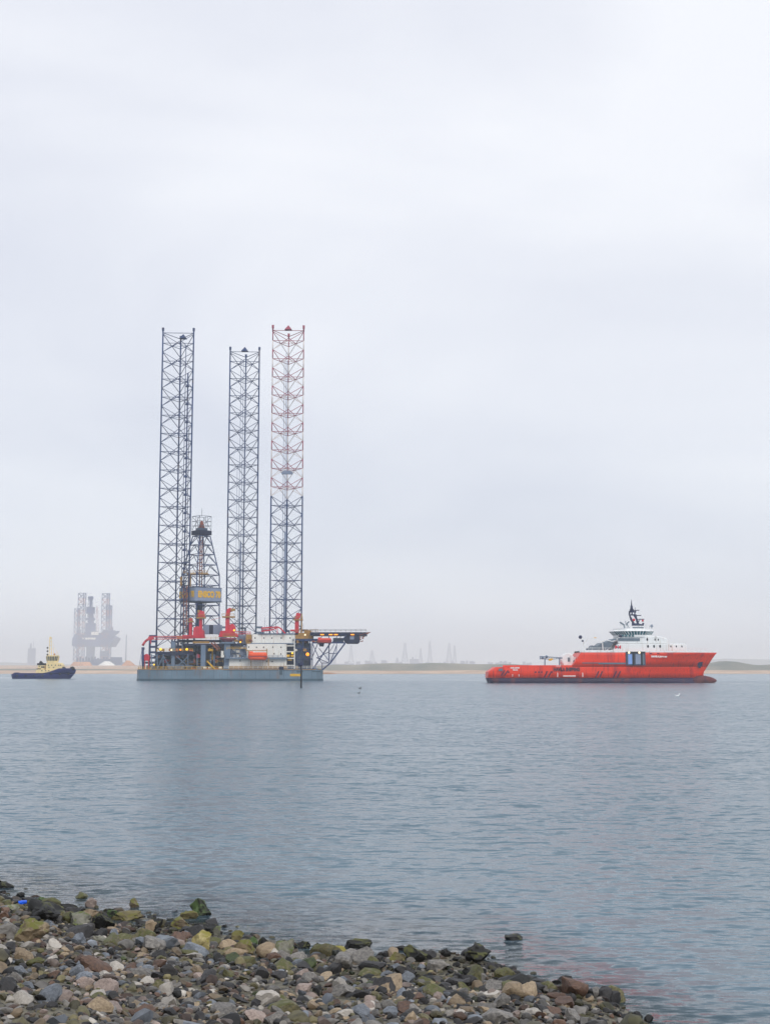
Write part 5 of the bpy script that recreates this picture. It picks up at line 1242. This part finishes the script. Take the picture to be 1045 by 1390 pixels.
for d_ in (0, 16):
    for a, b, r_ in (((438, 909), (448.5, 900), .45), ((448.5, 900), (468.5, 873), .45), ((425, 908), (448.5, 873), .42), ((446.6, 873), (446.6, 899), .3), ((446.6, 887), (456, 887), .2), ((448, 900), (457, 876), .25), ((446.6, 900), (430, 893), .22), ((430, 893), (446, 885), .22), ((436, 900), (446.6, 900), .22),
                     ((457, 873), (456.5, 887), .2), ((433, 880), (446, 896), .2), ((437.4, 900), (437.4, 909), .25), ((432, 872), (424, 892), .25), ((424, 873), (424, 908), .3), ((424, 873), (436, 900), .22), ((458, 864), (450, 873), .2), ((440, 858.8), (432, 872), .2), ((446.5, 859), (446.5, 873), .25), ((465, 860), (458, 872), .2), ((424, 872.6), (468, 872.6), .4), ((470, 862), (462, 872), .22), ((448, 884), (454, 874), .16)):
        mb.pb([a, b], HY+d_, r_)
for p in ((448.5, 900), (468.5, 873), (446.6, 873), (430, 893)): mb.beam(at(*p, HY), at(*p, HY+16), .25)
R('support_truss', mb, 'leg_blue')
mb = MB(); mb.prof([(466, 868), (469, 863), (474, 862), (487.5, 862.6), (488.4, 871), (485.6, 873.8), (470.5, 873.9), (468, 872)], HY+.6, 7); R('fuel_module', mb, 'deck_dark', bevel=.3)
mb = MB(); mb.bx(475, 863.4, 480.5, 868, HY+.4, .4); R('module_panel', mb, 'clad_grey')
mb = MB(); mb.bx(452, 866, 466, 871.6, HY+4, 6); R('under_deck_plant', mb, 'steel_mid')
for px in (437.4, 449, 456, 478.5): mb = MB(); p = at(px, 861.5, HY-.2); mb.box((p.x-.8, p.y-.4, p.z-.2), (p.x+.8, p.y+.2, p.z+.25)); R('deck_light', mb, 'lamp_orange')
for px, t_ in ((411.6, 846), (428.6, 852), (359.5, 838), (362.5, 848), (302, 850)):
    mb = MB(); mb.pb([(px, 860), (px, t_)], NY+8, .09); R('whip_aerial', mb, 'steel_grey')
# davit frames for the boats
mb = MB()
for a, b in (((337.5, 893), (337.5, 883)), ((362.5, 893), (362.5, 880.6)), ((334, 883), (363, 883)), ((341, 904), (341, 893)), ((364.6, 908), (364.6, 893))): mb.pb([a, b], NY+.5, .25)
mb.pb([(337.5, 883), (337.5, 883, NY+6)], NY-1, .2); R('boat_davit', mb, 'rig_ochre')
# ---- lifeboats (hang from the rig: things of their own)
def lifeboat(x0, x1, y0, y1, Y, m, lb):
    a = at(x0, y1, Y); b = at(x1, y0, Y); cx = (a.x+b.x)/2; L = (b.x-a.x); H = b.z-a.z
    root = thing('lifeboat', (cx, Y, a.z), lb, 'lifeboat', 'enclosed lifeboats hanging from the rig')
    zc = a.z
    mb = MB(); hull(mb, [(zc, cx-L*.38, cx+L*.38, .6, .4), (zc+H*.2, cx-L*.46, cx+L*.46, 1.3, .3), (zc+H*.46, cx-L*.5, cx+L*.5, 1.55, .3)], Y, [0, 0], N=20, tb=.7, ts=.3, cap_mat=0, power=2.2); mb.build('hull', m, root)
    mb = MB(); hull(mb, [(zc+H*.46+.01, cx-L*.48, cx+L*.48, 1.5, .3), (zc+H*.75, cx-L*.45, cx+L*.46, 1.35, .4), (zc+H*.95, cx-L*.40, cx+L*.42, .9, .4)], Y, [0, 0], N=20, tb=.75, ts=.2, cap_mat=0); mb.build('canopy', m, root)
    mb = MB(); mb.box((cx-L*.44, Y-.6, zc+H*.9), (cx-L*.24, Y+.6, zc+H*1.08)); mb.build('conning_hatch', m, root, bevel=.08)
    mb = MB(); mb.box((cx-L*.49, Y-1.62, zc+H*.42), (cx+L*.49, Y+1.62, zc+H*.47)); mb.build('belting', 'leg_red', root)
lifeboat(336.4, 363.6, 885, 896.2, NY-2.2, 'orange', 'bright orange lifeboat in front of the white quarters of the rig')
lifeboat(430.4, 450.6, 865.8, 873, NY-1.5, 'boat_red', 'reddish lifeboat hanging under the helideck of the rig')
mb = MB(); mb.prof([(432, 873.4), (440, 873.4), (439, 877.6), (434, 877.4)], NY+1, 2); R('davit_winch', mb, 'deck_dark')
